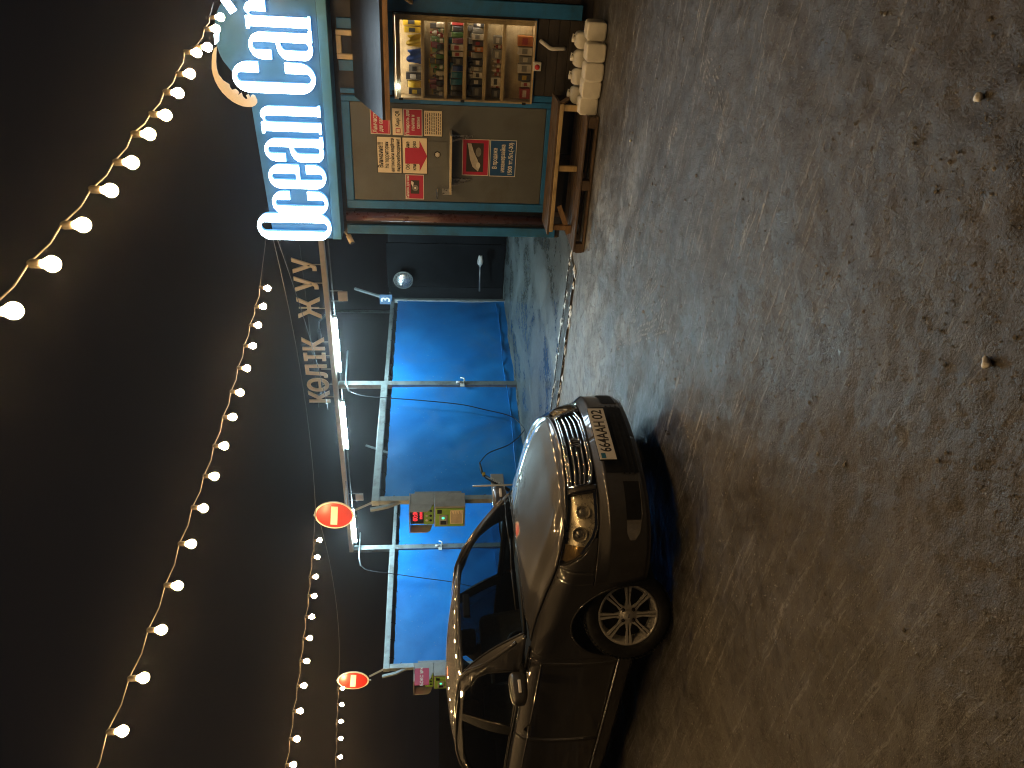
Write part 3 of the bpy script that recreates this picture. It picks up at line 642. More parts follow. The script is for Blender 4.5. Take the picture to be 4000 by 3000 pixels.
# shelf on the door
MB().rbox((-2.655, -0.255, 1.405), (-2.030, -0.006, 1.425), 0.003).build('counter_shelf', 'cream_plastic', dl)
for x in (-2.56, -2.09):
    MB().bar((x, -0.008, 1.404), (x, -0.235, 1.398), 0.02, 0.008).bar((x, -0.012, 1.402), (x, -0.012, 1.18), 0.02, 0.008).bar((x, -0.015, 1.19), (x, -0.215, 1.394), 0.016, 0.008).build('shelf_bracket', 'brushed', dl)
# wall to the right of the door: blue frames, dark planks below
MB().rbox((-1.720, -0.008, 0.56), (-0.93, 0.034, 0.592), 0.004).build('case_frame', 'kiosk_blue', kio)
MB().rbox((-0.918, -0.012, 0.12), (-0.780, 0.034, 2.40), 0.006).build('wall_post', 'kiosk_blue', kio)
MB().rbox((0.6, -0.012, 0.12), (0.74, 0.034, 2.40), 0.006).build('wall_post', 'kiosk_blue', kio)
MB().rbox((-1.715, -0.010, 0.35), (-1.655, 0.034, 0.558), 0.004).build('wall_batten', 'kiosk_blue', kio)
for k in range(5):
    z0 = 0.02 + k * 0.107
    MB().rbox((-1.652, -0.006 - 0.004 * (k % 2), z0), (-0.922, 0.034, z0 + 0.103), 0.003).build('plank', 'plank_black', kio)
for lo, hi in (((-1.700, -0.010, 2.02), (-1.655, 0.034, 2.545)), ((-1.485, -0.010, 2.30), (-1.385, 0.034, 2.545)), ((-1.095, -0.010, 2.30), (-1.000, 0.034, 2.545)), ((-1.653, -0.012, 2.0), (-0.925, 0.034, 2.20))):
    MB().rbox(lo, hi, 0.005).build('wall_batten', 'kiosk_blue', kio)
# small vent window with a cream frame
wn = MB().rbox((-1.375, -0.012, 2.30), (-1.105, 0.020, 2.555), 0.003).build('vent_window', 'cream_plastic', kio)
for lo, hi in (((-1.375, -0.035, 2.30), (-1.325, -0.013, 2.555)), ((-1.155, -0.035, 2.30), (-1.105, -0.013, 2.555)), ((-1.324, -0.035, 2.505), (-1.156, -0.013, 2.555)), ((-1.324, -0.035, 2.30), (-1.156, -0.013, 2.34))):
    MB().rbox(lo, hi, 0.006).build('frame', 'cream_plastic', wn)
MB().box((-1.322, -0.020, 2.342), (-1.158, -0.014, 2.503)).build('pane', 'black_plastic', wn)
# fascia box of the roof
MB().rbox((-3.205, -0.22, 2.605), (3.3, 2.7, 2.700), 0.006).build('roof_edge', 'fascia_blue', kio)
MB().rbox((-3.19, -0.205, 2.703), (3.28, 2.6, 3.32), 0.004).build('roof_box', 'kiosk_dark', kio)

# ---- illuminated sign
sgn = kroot('illuminated_sign', -3.2, 0.22, 2.70, 'blue sign board with glowing white letters Ocean Car and a moon', 'sign')
pan = [(-3.195, 2.702), (3.25, 2.702), (3.25, 3.40), (-0.72, 3.40)] + arc(-1.20, 3.28, 0.44, 0.38, 25, 118, 16) + [(-1.70, 3.40), (-1.821, 3.400), (-2.87, 3.352), (-3.02, 3.345), (-3.195, 3.33)]
poly('sign_board', [[(x + 3.2, z - 2.70) for x, z in pan]], 0.03, 'sign_panel', sgn, loc=(0, 0.017, 0))
def gO(w, h, s):
    return [rrect(0, 0, w, h, w * 0.5, h * 0.17), rrect(s, h * 0.045, w - s, h * 0.955, (w - 2 * s) * 0.5, h * 0.06)]
def gc(w, h, s, a=0.36, b=0.68):
    i0, i1 = s, w - s
    out = [(w, h * b)] + arc(w * 0.5, h * 0.80, w * 0.5, h * 0.20, 0, 90) + arc(w * 0.5, h * 0.80, w * 0.5, h * 0.20, 90, 180)[1:] + arc(w * 0.5, h * 0.20, w * 0.5, h * 0.20, 180, 270) + arc(w * 0.5, h * 0.20, w * 0.5, h * 0.20, 270, 360)[1:] + [(w, h * a), (i1, h * a)]
    m = (i0 + i1) / 2; q = (i1 - i0) / 2
    return [out + arc(m, h * 0.10, q, h * 0.05, 0, -180) + arc(m, h * 0.90, q, h * 0.05, 180, 0) + [(i1, h * b)]]
def ge(w, h, s):
    i0, i1 = s, w - s; m = (i0 + i1) / 2; q = (i1 - i0) / 2
    out = [(w, h * 0.46)] + arc(w * 0.5, h * 0.80, w * 0.5, h * 0.20, 0, 180, 18) + arc(w * 0.5, h * 0.20, w * 0.5, h * 0.20, 180, 360, 18) + [(w, h * 0.34), (i1, h * 0.34)] + arc(m, h * 0.10, q, h * 0.05, 0, -180) + [(i0, h * 0.46)]
    return [out, [(i0, h * 0.52), (i1, h * 0.52)] + arc(m, h * 0.90, q, h * 0.05, 0, 180)]
def ga(w, h, s):
    i0, i1 = s, w - s; m = (i0 + i1) / 2; q = (i1 - i0) / 2
    out = [(0, h * 0.66)] + arc(w * 0.5, h * 0.80, w * 0.5, h * 0.20, 180, 0, 18) + [(w, h * 0.05), (w * 1.10, h * 0.05), (w * 1.10, 0.0), (i1 + 0.02 * w, 0.0), (i1, h * 0.05)] + arc(w * 0.40, h * 0.13, w * 0.40, h * 0.13, -45, -180, 12) + arc(w * 0.62, h * 0.40, w * 0.62, h * 0.17, 180, 95, 8) + [(i1, h * 0.575), (i1, h * 0.88)] + arc(m, h * 0.90, q, h * 0.05, 0, 180) + [(i0, h * 0.66)]
    return [out, [(i1, h * 0.515), (i1 - q * 0.9, h * 0.505)] + arc(m, h * 0.42, q, h * 0.07, 130, 180, 5) + arc(m, h * 0.11, q, h * 0.05, 180, 360)]
def gn(w, h, s):
    i0, i1 = s, w - s; m = (i0 + i1) / 2; q = (i1 - i0) / 2
    return [[(0, 0), (i0, 0), (i0, h * 0.86)] + arc(m, h * 0.88, q, h * 0.06, 180, 0) + [(i1, 0.045 * h), (i1 - 0.02 * w, 0.045 * h), (i1 - 0.02 * w, 0), (w * 1.06, 0), (w * 1.06, 0.04 * h), (w, 0.04 * h)] + arc(w * 0.66, h * 0.84, w * 0.34, h * 0.16, 0, 100, 10) + [(i0, h * 0.93), (i0, h), (-0.10 * w, h), (-0.10 * w, h * 0.955), (0, h * 0.955), (0, h * 0.04), (-0.08 * w, h * 0.04), (-0.08 * w, 0)]]
def gr(w, h, s):
    i0, i1 = s, w - s; m = (i0 + i1) / 2; q = (i1 - i0) / 2
    return [[(-0.08 * w, 0), (i0 * 1.12, 0), (i0 * 1.12, 0.04 * h), (i0, 0.04 * h), (i0, h * 0.86)] + arc(m, h * 0.88, q, h * 0.06, 180, 0) + [(i1, h * 0.68), (w, h * 0.68)] + arc(w * 0.66, h * 0.84, w * 0.34, h * 0.16, 0, 100, 10) + [(i0, h * 0.93), (i0, h), (-0.10 * w, h), (-0.10 * w, h * 0.955), (0, h * 0.955), (0, h * 0.04), (-0.08 * w, h * 0.04)]]
LET = [(gO, -3.203, 2.697, 0.308, 0.785, 0.104), (gc, -2.912, 2.712, 0.262, 0.585, 0.098), (ge, -2.632, 2.712, 0.262, 0.592, 0.098), (ga, -2.350, 2.716, 0.245, 0.598, 0.090),
       (gn, -2.045, 2.722, 0.255, 0.595, 0.096), (gc, -1.682, 2.742, 0.300, 0.795, 0.108), (ga, -1.372, 2.748, 0.255, 0.602, 0.094), (gr, -1.085, 2.750, 0.235, 0.602, 0.100)]
for fn_, x, z, w, h, s in LET:
    w -= 0.016; h -= 0.010; s -= 0.011; x += 0.008; z += 0.005
    loops = [[(px_ + x + 3.2, pz_ + z - 2.70) for px_, pz_ in L] for L in fn_(w, h, s)]
    lt = poly('letter', loops, 0.052, 'letter_return', sgn, loc=(0, -0.027, 0))
    poly('lit_face', loops, 0.006, 'letter_glow', lt, loc=(0, -0.0305, 0))
cres = [(-1.293, 3.675), (-1.35, 3.703), (-1.418, 3.718), (-1.478, 3.727), (-1.530, 3.724), (-1.590, 3.712), (-1.643, 3.690), (-1.695, 3.658), (-1.741, 3.616), (-1.778, 3.571), (-1.803, 3.521), (-1.818, 3.478), (-1.822, 3.434), (-1.820, 3.392), (-1.804, 3.358), (-1.780, 3.338), (-1.752, 3.335), (-1.715, 3.350), (-1.700, 3.372),
        (-1.716, 3.390), (-1.738, 3.398), (-1.700, 3.412), (-1.712, 3.435), (-1.742, 3.425), (-1.752, 3.445), (-1.728, 3.467), (-1.690, 3.478), (-1.715, 3.517), (-1.690, 3.500), (-1.672, 3.512), (-1.658, 3.531), (-1.668, 3.566), (-1.645, 3.581), (-1.617, 3.584), (-1.583, 3.638), (-1.528, 3.674), (-1.475, 3.682), (-1.417, 3.679), (-1.35, 3.668), (-1.278, 3.652)]
poly('crescent_moon', [[(x + 3.2, z - 2.70) for x, z in cres]], 0.02, 'letter_cream', sgn, loc=(0, -0.012, 0))
for L in ([(-1.222, 3.615), (-1.255, 3.655), (-1.165, 3.650), (-1.125, 3.600)], [(-0.948, 3.412), (-0.985, 3.475), (-0.86, 3.56), (-0.74, 3.60), (-0.64, 3.60), (-0.70, 3.545), (-0.83, 3.49)]):
    L = [(x + 3.2, z - 2.70) for x, z in L]
    lt = poly('moon_ray', [L], 0.052, 'sign_panel', sgn, loc=(0, -0.027, 0)); poly('lit_face', [L], 0.006, 'letter_glow', lt, loc=(0, -0.0305, 0))

# ---- posters on the door
def poster(name, x0, x1, z0, z1, mat, lab, border=None, off=0.010):
    r = kroot(name, (x0 + x1) / 2, off, (z0 + z1) / 2, lab, 'poster'); w, h = x1 - x0, z1 - z0
    sh = MB().rbox((-w / 2, -0.002, -h / 2), (w / 2, 0.002, h / 2), 0.0008).build('sheet', mat, r)
    if border: poly('border', [rrect(-w / 2, -h / 2, w / 2, h / 2, 0.001), rrect(-w / 2 + 0.007, -h / 2 + 0.007, w / 2 - 0.007, h / 2 - 0.007, 0.001)], 0.0012, border, sh, loc=(0, -0.003, 0))
    return r, sh, w, h
def lines(sh, rows, mat, y=-0.0032):
    for (tx, x, z, size, bold, al) in rows: text('print', tx, size * 1.12, mat, sh, (x, y, z), depth=0.0008, bold=size * 0.028, align='CENTER', fit=al)
r, s, w, h = poster('door_poster', -2.100, -1.838, 2.048, 2.255, 'poster_crimson', 'crimson poster half hidden by the raised shutter, white Химчистка lettering', 'ink_white')
lines(s, [('Химчистка', 0, 0.055, 0.058, 0.0012, 0.235), ('для салона', 0, -0.005, 0.050, 0.001, 0.21)], 'ink_white')
MB().box((-0.12, -0.0032, -0.085), (0.12, -0.0026, -0.083)).build('print', 'ink_white', s)
r, s, w, h = poster('door_poster', -2.104, -1.832, 1.921, 2.026, 'poster_cream', 'cream sticker printed Kaspi QR between two crimson posters')
lines(s, [('Kaspi QR', 0.035, 0.0, 0.052, 0.0008, 0.16)], 'ink')
poly('print', [rrect(-0.115, -0.03, -0.065, 0.02, 0.004), rrect(-0.108, -0.023, -0.072, 0.013, 0.002)], 0.001, 'poster_crimson', s, loc=(0, -0.003, 0))
r, s, w, h = poster('door_poster', -2.108, -1.832, 1.714, 1.912, 'poster_crimson', 'crimson poster on the kiosk door lettered Полироль для панели и салона', 'ink_white')
lines(s, [('Полироль для', 0, 0.055, 0.045, 0.001, 0.25), ('панели и', 0, 0.0, 0.045, 0.001, 0.16), ('салона', 0, -0.055, 0.045, 0.001, 0.12)], 'ink_white')
r, s, w, h = poster('door_poster', -2.110, -1.836, 1.502, 1.704, 'poster_cream', 'cream notice in very fine print below the polish poster', 'ink')
fl = MB()
for j in range(9):
    x = -0.11; z = 0.076 - j * 0.019
    while x < 0.105:
        e = min(0.11, x + random.uniform(0.012, 0.04)); fl.box((x, -0.0036, z - 0.004), (e, -0.0024, z + 0.004)); x = e + 0.007
tag(fl.build('print', 'ink', s), kind='stuff')
r, s, w, h = poster('door_poster', -2.514, -2.120, 1.935, 2.200, 'poster_cream', 'large cream notice headed Внимание about video surveillance', 'ink')
lines(s, [('Внимание!!!', 0, 0.092, 0.068, 0.0016, 0.27), ('На территории', 0, 0.028, 0.052, 0.0008, 0.28), ('автомойки ведётся', 0, -0.034, 0.047, 0.0008, 0.355), ('видеонаблюдение!', 0, -0.094, 0.047, 0.0008, 0.345)], 'ink')
r, s, w, h = poster('door_poster', -2.514, -2.120, 1.660, 1.933, 'poster_cream', 'cream notice with a big crimson arrow pointing down at the hatch', 'ink')
lines(s, [('Обслуживание', 0, 0.075, 0.050, 0.0006, 0.3), ('клиентов через', 0, 0.005, 0.050, 0.0006, 0.31), ('терминал', 0, -0.06, 0.050, 0.0006, 0.19)], 'ink')
poly('arrow', [[(-0.085, 0.105), (0.085, 0.105), (0.085, -0.05), (0.165, -0.05), (0.0, -0.132), (-0.165, -0.05), (-0.085, -0.05)]], 0.001, 'poster_crimson', s, loc=(0, -0.0043, 0))
r, s, w, h = poster('door_poster', -2.795, -2.520, 1.701, 1.903, 'poster_crimson', 'crimson poster with a picture of a tyre, lettered Силикон для шин', 'ink_white')
lines(s, [('Силикон для шин', 0, 0.075, 0.038, 0.0008, 0.25)], 'ink_white')
pc = MB().box((-0.075, -0.0034, -0.05), (0.075, -0.0024, 0.045)).build('picture', 'ink', s)
MB().lathe([(0.016, -0.0044), (0.034, -0.0044)], 20, 'y', (-0.01, 0, -0.005)).build('print', 'pack_8', pc); MB().lathe([(0.0, -0.0046), (0.012, -0.0046)], 16, 'y', (-0.01, 0, -0.005)).build('print', 'ink_white', pc)
poly('print', [[(0.0, 0.02), (0.04, 0.04), (0.07, 0.035), (0.05, 0.01)]], 0.0008, 'ink_white', pc, loc=(0, -0.0044, 0))
r, s, w, h = poster('door_poster', -2.511, -2.118, 0.998, 1.288, 'poster_crimson', 'crimson framed poster with a grey picture of a car front', 'ink_white')
pc = MB().box((-0.155, -0.0034, -0.085), (0.155, -0.0024, 0.10)).build('picture', 'ink', s)
poly('print', [[(-0.15, -0.03), (-0.10, 0.03), (-0.02, 0.06), (0.08, 0.075), (0.15, 0.09), (0.15, 0.05), (0.06, 0.02), (-0.02, -0.02), (-0.10, -0.05)]], 0.0008, 'pack_5', pc, loc=(0, -0.0044, 0))
poly('print', [arc(-0.085, -0.03, 0.035, 0.022, 0, 350, 16)], 0.0008, 'ink_white', pc, loc=(0, -0.0052, 0)); poly('print', [arc(0.06, -0.03, 0.05, 0.03, 0, 350, 16)], 0.0008, 'pack_8', pc, loc=(0, -0.0052, 0))
r, s, w, h = poster('door_poster', -2.514, -2.118, 0.702, 0.989, 'poster_blue', 'dark blue poster lettered В продаже незамерзайка 1500 тг', 'ink_white')
lines(s, [('В продаже', 0, 0.085, 0.060, 0.0012, 0.225), ('незамерзайка', 0, 0.0, 0.060, 0.0012, 0.3), ('1500 тг./5л.(-30)', 0, -0.085, 0.057, 0.0012, 0.345)], 'ink_white')

# ---- lit display case with six shelves
CY = 0.15   # the case is let into the wall
case = kroot('display_case', -1.335, -CY, 0.0, 'lit wooden display case with six shelves of car care goods', 'display case')
X0, X1, Z0, Z1, DP = -0.395, 0.398, 0.595, 1.975, 0.20
# drawn about the case centre; it stands 0.20 m proud of the wall like a shallow box
for lo, hi in (((X0, -0.20, Z0), (X0 + 0.018, -0.015, Z1)), ((X1 - 0.018, -0.20, Z0), (X1, -0.015, Z1))): MB().rbox(lo, hi, 0.002).build('side', 'shelf_wood', case)
MB().rbox((X0, -0.20, Z1 + 0.002), (X1, -0.015, Z1 + 0.02), 0.002).build('top', 'shelf_wood', case); MB().rbox((X0, -0.20, Z0 - 0.02), (X1, -0.015, Z0 - 0.002), 0.002).build('bottom', 'shelf_wood', case)
MB().rbox((X0 + 0.019, -0.020, Z0), (X1 - 0.019, -0.015, Z1), 0.001).build('back', 'shelf_wood', case)
SHZ = [1.710, 1.478, 1.286, 1.083, 0.895]
for z in SHZ: MB().rbox((X0 + 0.019, -0.185, z - 0.020), (X1 - 0.019, -0.021, z + 0.014), 0.002).build('shelf', 'shelf_wood', case)
MB().box((X0 + 0.004, -0.206, Z0 + 0.002), (X1 - 0.004, -0.202, Z1 - 0.002)).build('pane', 'case_glass', case)
MB().rbox((X0 + 0.02, -0.180, Z1 - 0.030), (X1 - 0.02, -0.150, Z1 - 0.002), 0.003).build('light_bar', 'case_glow', case)
for z in (0.66, 1.30, 1.93): MB().rbox((X0 - 0.008, -0.212, z - 0.02), (X0 + 0.016, -0.207, z + 0.02), 0.001).build('clip', 'black_plastic', case)
MB().rbox((X1 - 0.034, -0.172, Z0 + 0.03), (X1 - 0.0185, -0.150, Z1 - 0.04), 0.002).build('side_lamp', 'case_glow', case)
MB().rbox((X1 - 0.05, -0.199, Z0), (X1 - 0.0185, -0.190, Z1 - 0.036), 0.001).build('side_lip', 'shelf_wood', case)
MB().rbox((X0 + 0.019, -0.199, Z1 - 0.045), (X1 - 0.0185, -0.190, Z1), 0.001).build('valance', 'shelf_wood', case)
MB().lathe([(0.0, -0.03), (0.012, -0.026), (0.016, -0.01), (0.012, 0.0)], 14, 'y', (-0.275, -0.206, 1.955)).build('corner_lamp', 'led_cold', case)

# goods on the shelves: separate packs, bottles and tins
def goods(kind, x, z, w, h, d, y, col, lab, grp, cap=None):
    o_mat = 'pack_%d' % PK[col]; xk = -1.335 + x
    if kind == 'box':
        r = kroot('goods_box', xk, -y - CY, z, lab, 'box', grp); b = MB().rbox((-w / 2, -d / 2, 0), (w / 2, d / 2, h), 0.003).build('carton', o_mat, r)
        MB().box((-w * 0.34, -d / 2 - 0.0016, h * 0.35), (w * 0.34, -d / 2 - 0.0006, h * 0.72)).build('panel_print', 'pack_%d' % PK[cap or 'white'], b)
    elif kind == 'bottle':
        r = kroot('goods_bottle', xk, -y - CY, z, lab, 'bottle', grp); q_ = w / 2
        b = MB().lathe([(0.0, 0.0), (q_ * 0.9, 0.0), (q_, 0.006), (q_, h * 0.62), (q_ * 0.85, h * 0.72), (q_ * 0.35, h * 0.80), (q_ * 0.35, h * 0.86)], 14).build('body', o_mat, r)
        MB().lathe([(q_ * 0.45, h * 0.85), (q_ * 0.45, h), (0.0, h)], 12).build('cap', 'pack_%d' % PK[cap or 'black'], r)
        MB().lathe([(q_ * 1.02, h * 0.16), (q_ * 1.02, h * 0.5)], 14).build('label_band', 'pack_%d' % PK['white' if col != 'white' else 'red'], b)
    elif kind == 'packet':
        r = kroot('goods_packet', xk, -y - CY, z, lab, 'packet', grp)
        b = MB().grid(np.array([[[u * w - w / 2, (-d / 2 if side else d / 2) * math.sin(math.pi * max(0.02, min(0.98, v))) * 0.8 - h * 0.06 * v, v * h] for v in np.linspace(0, 1, 6)] for side in (0, 1) for u in ((0, 0.25, 0.5, 0.75, 1) if side == 0 else (1, 0.75, 0.5, 0.25, 0))])).build('bag', o_mat, r)
        MB().rbox((-w / 2, -0.004 - h * 0.06, h * 0.9), (w / 2, 0.002 - h * 0.06, h * 1.02), 0.001).build('header_card', 'pack_%d' % PK[cap or 'white'], b)
    else:
        r = kroot('goods_cloth', xk, -y - CY, z, lab, 'cloth', grp)
        P = np.array([[[(u - 0.5) * w * (1 - 0.25 * v), -d / 2 + 0.012 * math.sin(u * 9 + v * 4), h * v * (0.85 + 0.15 * math.sin(u * 7))] for v in np.linspace(0, 1, 7)] for u in np.linspace(0, 1, 12)])
        MB().grid(P).grid(P + np.array([0, d * 0.7, 0])).build('fold', o_mat, r)
cn = {c: c for c in PK}
def row(z, zmax, items, where, depth=(-0.10,)):
    x = X0 + 0.035
    for kind, w, hf, col, cap in items:
        w_ = w; h_ = (zmax - z) * hf
        if x + w_ > X1 - 0.03: break
        nm = dict(box='carton', bottle='bottle', packet='packet', cloth='folded cloth')[kind]
        lab = 'small %s %s%s on the %s of the lit case' % (col, nm, dict(box=' with %s print' % (cap or 'white'), bottle=' with %s cap' % (cap or 'black'), packet=' with %s header' % (cap or 'white'), cloth='')[kind], where); goods(kind, x + w_ / 2, z, w_ * 0.92, h_, min(0.09, w_), random.choice(depth) , col, lab, '%s %ss with %s detail in the display case, %s' % (col, nm, cap, where), cap); x += w_ + random.uniform(0.002, 0.010)
rnd = random.Random(3)
row(SHZ[0] + 0.014, 1.93, [('box', .06, .62, 'black', 'yellow'), ('packet', .07, .7, 'yellow', 'black'), ('box', .07, .75, 'black', 'white'), ('box', .07, .6, 'grey', 'black'), ('cloth', .15, .72, 'blue', None), ('cloth', .13, .72, 'yellow', None), ('box', .06, .8, 'yellow', 'black'), ('box', .07, .85, 'yellow', 'black'), ('box', .05, .9, 'black', 'white')], 'top shelf')
def mixed(n, kinds, cols, wr, hr):
    return [(rnd.choice(kinds), rnd.uniform(*wr), rnd.uniform(*hr), rnd.choice(cols), rnd.choice(('white', 'black', 'red', 'yellow'))) for _ in range(n)]
row(SHZ[1] + 0.014, SHZ[0] - 0.02, mixed(18, ('packet', 'bottle', 'packet'), ('green', 'white', 'lime', 'maroon', 'grey', 'black'), (.038, .055), (.55, .8)), 'second shelf', (-0.06,))
row(SHZ[1] + 0.014, SHZ[0] - 0.02, mixed(18, ('packet', 'packet', 'bottle'), ('green', 'lime', 'black', 'white', 'grey'), (.036, .05), (.35, .5)), 'second shelf front', (-0.14,))
row(SHZ[2] + 0.014, SHZ[1] - 0.02, [('packet', .05, .75, 'black', 'white'), ('packet', .05, .7, 'black', 'white'), ('packet', .06, .8, 'teal', 'white'), ('packet', .06, .75, 'teal', 'white'), ('packet', .055, .7, 'blue', 'white'), ('box', .07, .6, 'black', 'grey'), ('box', .05, .7, 'white', 'red'), ('box', .06, .8, 'white', 'red'), ('packet', .05, .7, 'maroon', 'white'), ('packet', .05, .8, 'green', 'white'), ('packet', .05, .7, 'black', 'white'), ('packet', .04, .8, 'red', 'white'), ('packet', .04, .7, 'grey', 'white')], 'third shelf')
row(SHZ[3] + 0.014, SHZ[2] - 0.02, [('box', .11, .62, 'black', 'grey'), ('box', .06, .7, 'black', 'white'), ('box', .06, .55, 'white', 'black'), ('box', .05, .7, 'grey', 'white'), ('box', .06, .6, 'black', 'white'), ('packet', .055, .7, 'grey', 'white'), ('box', .05, .5, 'orange', 'white'), ('box', .05, .65, 'black', 'red'), ('box', .06, .7, 'white', 'grey'), ('packet', .05, .7, 'grey', 'black'), ('box', .05, .6, 'black', 'white')], 'fourth shelf')
row(SHZ[2] + 0.014, SHZ[1] - 0.02, mixed(18, ('packet', 'box'), ('black', 'grey', 'white', 'maroon', 'teal', 'green'), (.04, .055), (.80, .93)), 'third shelf back', (-0.045,))
row(SHZ[3] + 0.014, SHZ[2] - 0.02, mixed(18, ('packet', 'box', 'box'), ('black', 'grey', 'white', 'black', 'orange'), (.045, .06), (.80, .93)), 'fourth shelf back', (-0.045,))
row(SHZ[4] + 0.014, SHZ[3] - 0.02, [('box', .09, .55, 'black', 'grey'), ('bottle', .02, .55, 'white', 'red'), ('box', .09, .62, 'white', 'black'), ('bottle', .03, .5, 'red', 'white'), ('bottle', .04, .6, 'white', 'white'), ('bottle', .04, .55, 'grey', 'white'), ('bottle', .04, .6, 'white', 'grey'), ('box', .09, .6, 'grey', 'white'), ('bottle', .04, .5, 'red', 'black'), ('box', .08, .55, 'grey', 'white')], 'fifth shelf')
row(Z0 + 0.001, SHZ[4] - 0.02, [('box', .11, .38, 'red', 'white'), ('box', .05, .33, 'white', 'red'), ('box', .07, .45, 'black', 'yellow'), ('box', .09, .5, 'white', 'grey'), ('box', .07, .45, 'grey', 'white'), ('box', .08, .52, 'white', 'grey'), ('box', .10, .55, 'orange', 'red')], 'bottom shelf')

# raised shutter of the case
shr = kroot('raised_shutter', -1.25, 0.05, 2.36, 'dark wooden shutter propped up like an awning over the display case', 'shutter')
# hinge at the top of the case; leaf slopes out and down
L_, DR, OUT = 0.55, 0.33, 0.70
leaf = MB(); x0, x1 = -0.47, 0.62
a = [(x0, 0, 0.04), (x1, 0, 0.04), (x1 + 0.02, -OUT, -DR + 0.05), (x0 - 0.06, -OUT, -DR + 0.05)]
t_ = [(p[0], p[1] + 0.012, p[2] - 0.03) for p in a]
leaf.add(a + t_, [(0, 3, 2, 1), (4, 5, 6, 7), (0, 1, 5, 4), (1, 2, 6, 5), (2, 3, 7, 6), (3, 0, 4, 7)]).build('leaf', 'shutter_dark', shr)
for (p, q_) in (((x0 - 0.055, -OUT, -DR), (x1 + 0.02, -OUT, -DR)), ((x0 + 0.02, -0.03, -0.04), (x0 - 0.03, -OUT + 0.02, -DR + 0.0)), ((x1 - 0.02, -0.03, -0.04), (x1, -OUT + 0.02, -DR + 0.0)), ((x0, -OUT * 0.5, -DR * 0.5 - 0.02), (x1, -OUT * 0.5, -DR * 0.5 - 0.02))):
    MB().bar(p, q_, 0.05, 0.045).build('frame_batten', 'wood_warm', shr)
MB().bar((0.63, -OUT + 0.02, -DR - 0.01), (0.42, -0.02, -0.55), 0.03).build('prop', 'wood_pale', shr)

# button box, bent pipe stub, camera
r = kroot('button_box', -1.355, 0.06, 0.548, 'small white box with a red round button under the display case', 'button')
MB().rbox((-0.042, -0.02, -0.04), (0.042, 0.05, 0.04), 0.004).build('box', 'white_plastic', r); MB().lathe([(0.0, -0.016), (0.022, -0.014), (0.026, -0.004), (0.026, 0)], 20, 'y', (-0.004, -0.021, 0)).build('button', 'sign_red', r)
r = kroot('pipe_stub', -1.18, 0.05, 0.30, 'bent white plastic pipe stub on the dark planks', 'pipe')
MB().tube(cr([(0.0, 0.03, -0.03), (0.0, -0.01, 0.06), (0.0, -0.012, 0.12), (0.035, -0.008, 0.18), (0.065, 0.02, 0.23)], 14), 0.020, 10).build('pipe', 'white_plastic', r)
r = kroot('security_camera', -3.17, 0.10, 2.56, 'small cream security camera under the corner of the fascia', 'camera')
MB().tube([(-0.03, -0.01, -0.02), (-0.09, -0.07, -0.06)], 0.030, 14).build('body', 'cream_plastic', r); MB().tube([(-0.088, -0.068, -0.0585), (-0.097, -0.077, -0.0645)], 0.020, 12).build('lens', 'black_plastic', r)
MB().tube([(0.0, 0.03, 0.03), (-0.03, 0.0, -0.01)], 0.010, 8).build('arm', 'cream_plastic', r)

# wooden steps before the door
st = kroot('pallet_step', -2.33, 0.0, 0.0, 'low flat wooden pallet lying on the ground before the kiosk door', 'pallet')
for y in (-0.74, -0.62, -0.50, -0.38, -0.26, -0.14): MB().rbox((-0.74, y - 0.048, 0.098 + 0.002 * (int(-y * 100) % 3)), (0.66, y + 0.048, 0.120), 0.003).build('plank', 'wood_old', st)
for y in (-0.74, -0.44, -0.14): MB().rbox((-0.74, y - 0.045, 0.0), (0.66, y + 0.045, 0.020), 0.003).build('plank', 'wood_old', st)
for x in (-0.70, -0.02, 0.60):
    for y in (-0.735, -0.44, -0.14): MB().rbox((x - 0.05, y - 0.046, 0.021), (x + 0.05, y + 0.046, 0.097), 0.003).build('block', 'wood_old', st)
up = kroot('wooden_step', -2.27, 0.0, 0.0, 'open framed wooden step box standing on the pallet at the door', 'step')
for y in (-0.50, -0.39, -0.28, -0.17): MB().rbox((-0.70, y - 0.05, 0.355), (0.68, y + 0.05, 0.378), 0.003).build('plank', 'wood_old', up)
MB().rbox((-0.66, -0.572, 0.318), (0.66, -0.552, 0.356), 0.003).build('front_lath', 'wood_pale', up)
for x in (-0.62, 0.02, 0.62):
    MB().rbox((x - 0.028, -0.550, 0.122), (x + 0.028, -0.510, 0.353), 0.003).build('post', 'wood_pale' if x > -0.5 else 'wood_warm', up); MB().rbox((x - 0.028, -0.12, 0.122), (x + 0.028, -0.08, 0.353), 0.003).build('post', 'wood_old', up)
MB().bar((-0.69, -0.53, 0.14), (-0.38, -0.53, 0.27), 0.02, 0.05).build('brace', 'wood_warm', up); MB().bar((0.66, -0.53, 0.34), (0.66, -0.10, 0.15), 0.02, 0.05).build('brace', 'wood_warm', up)

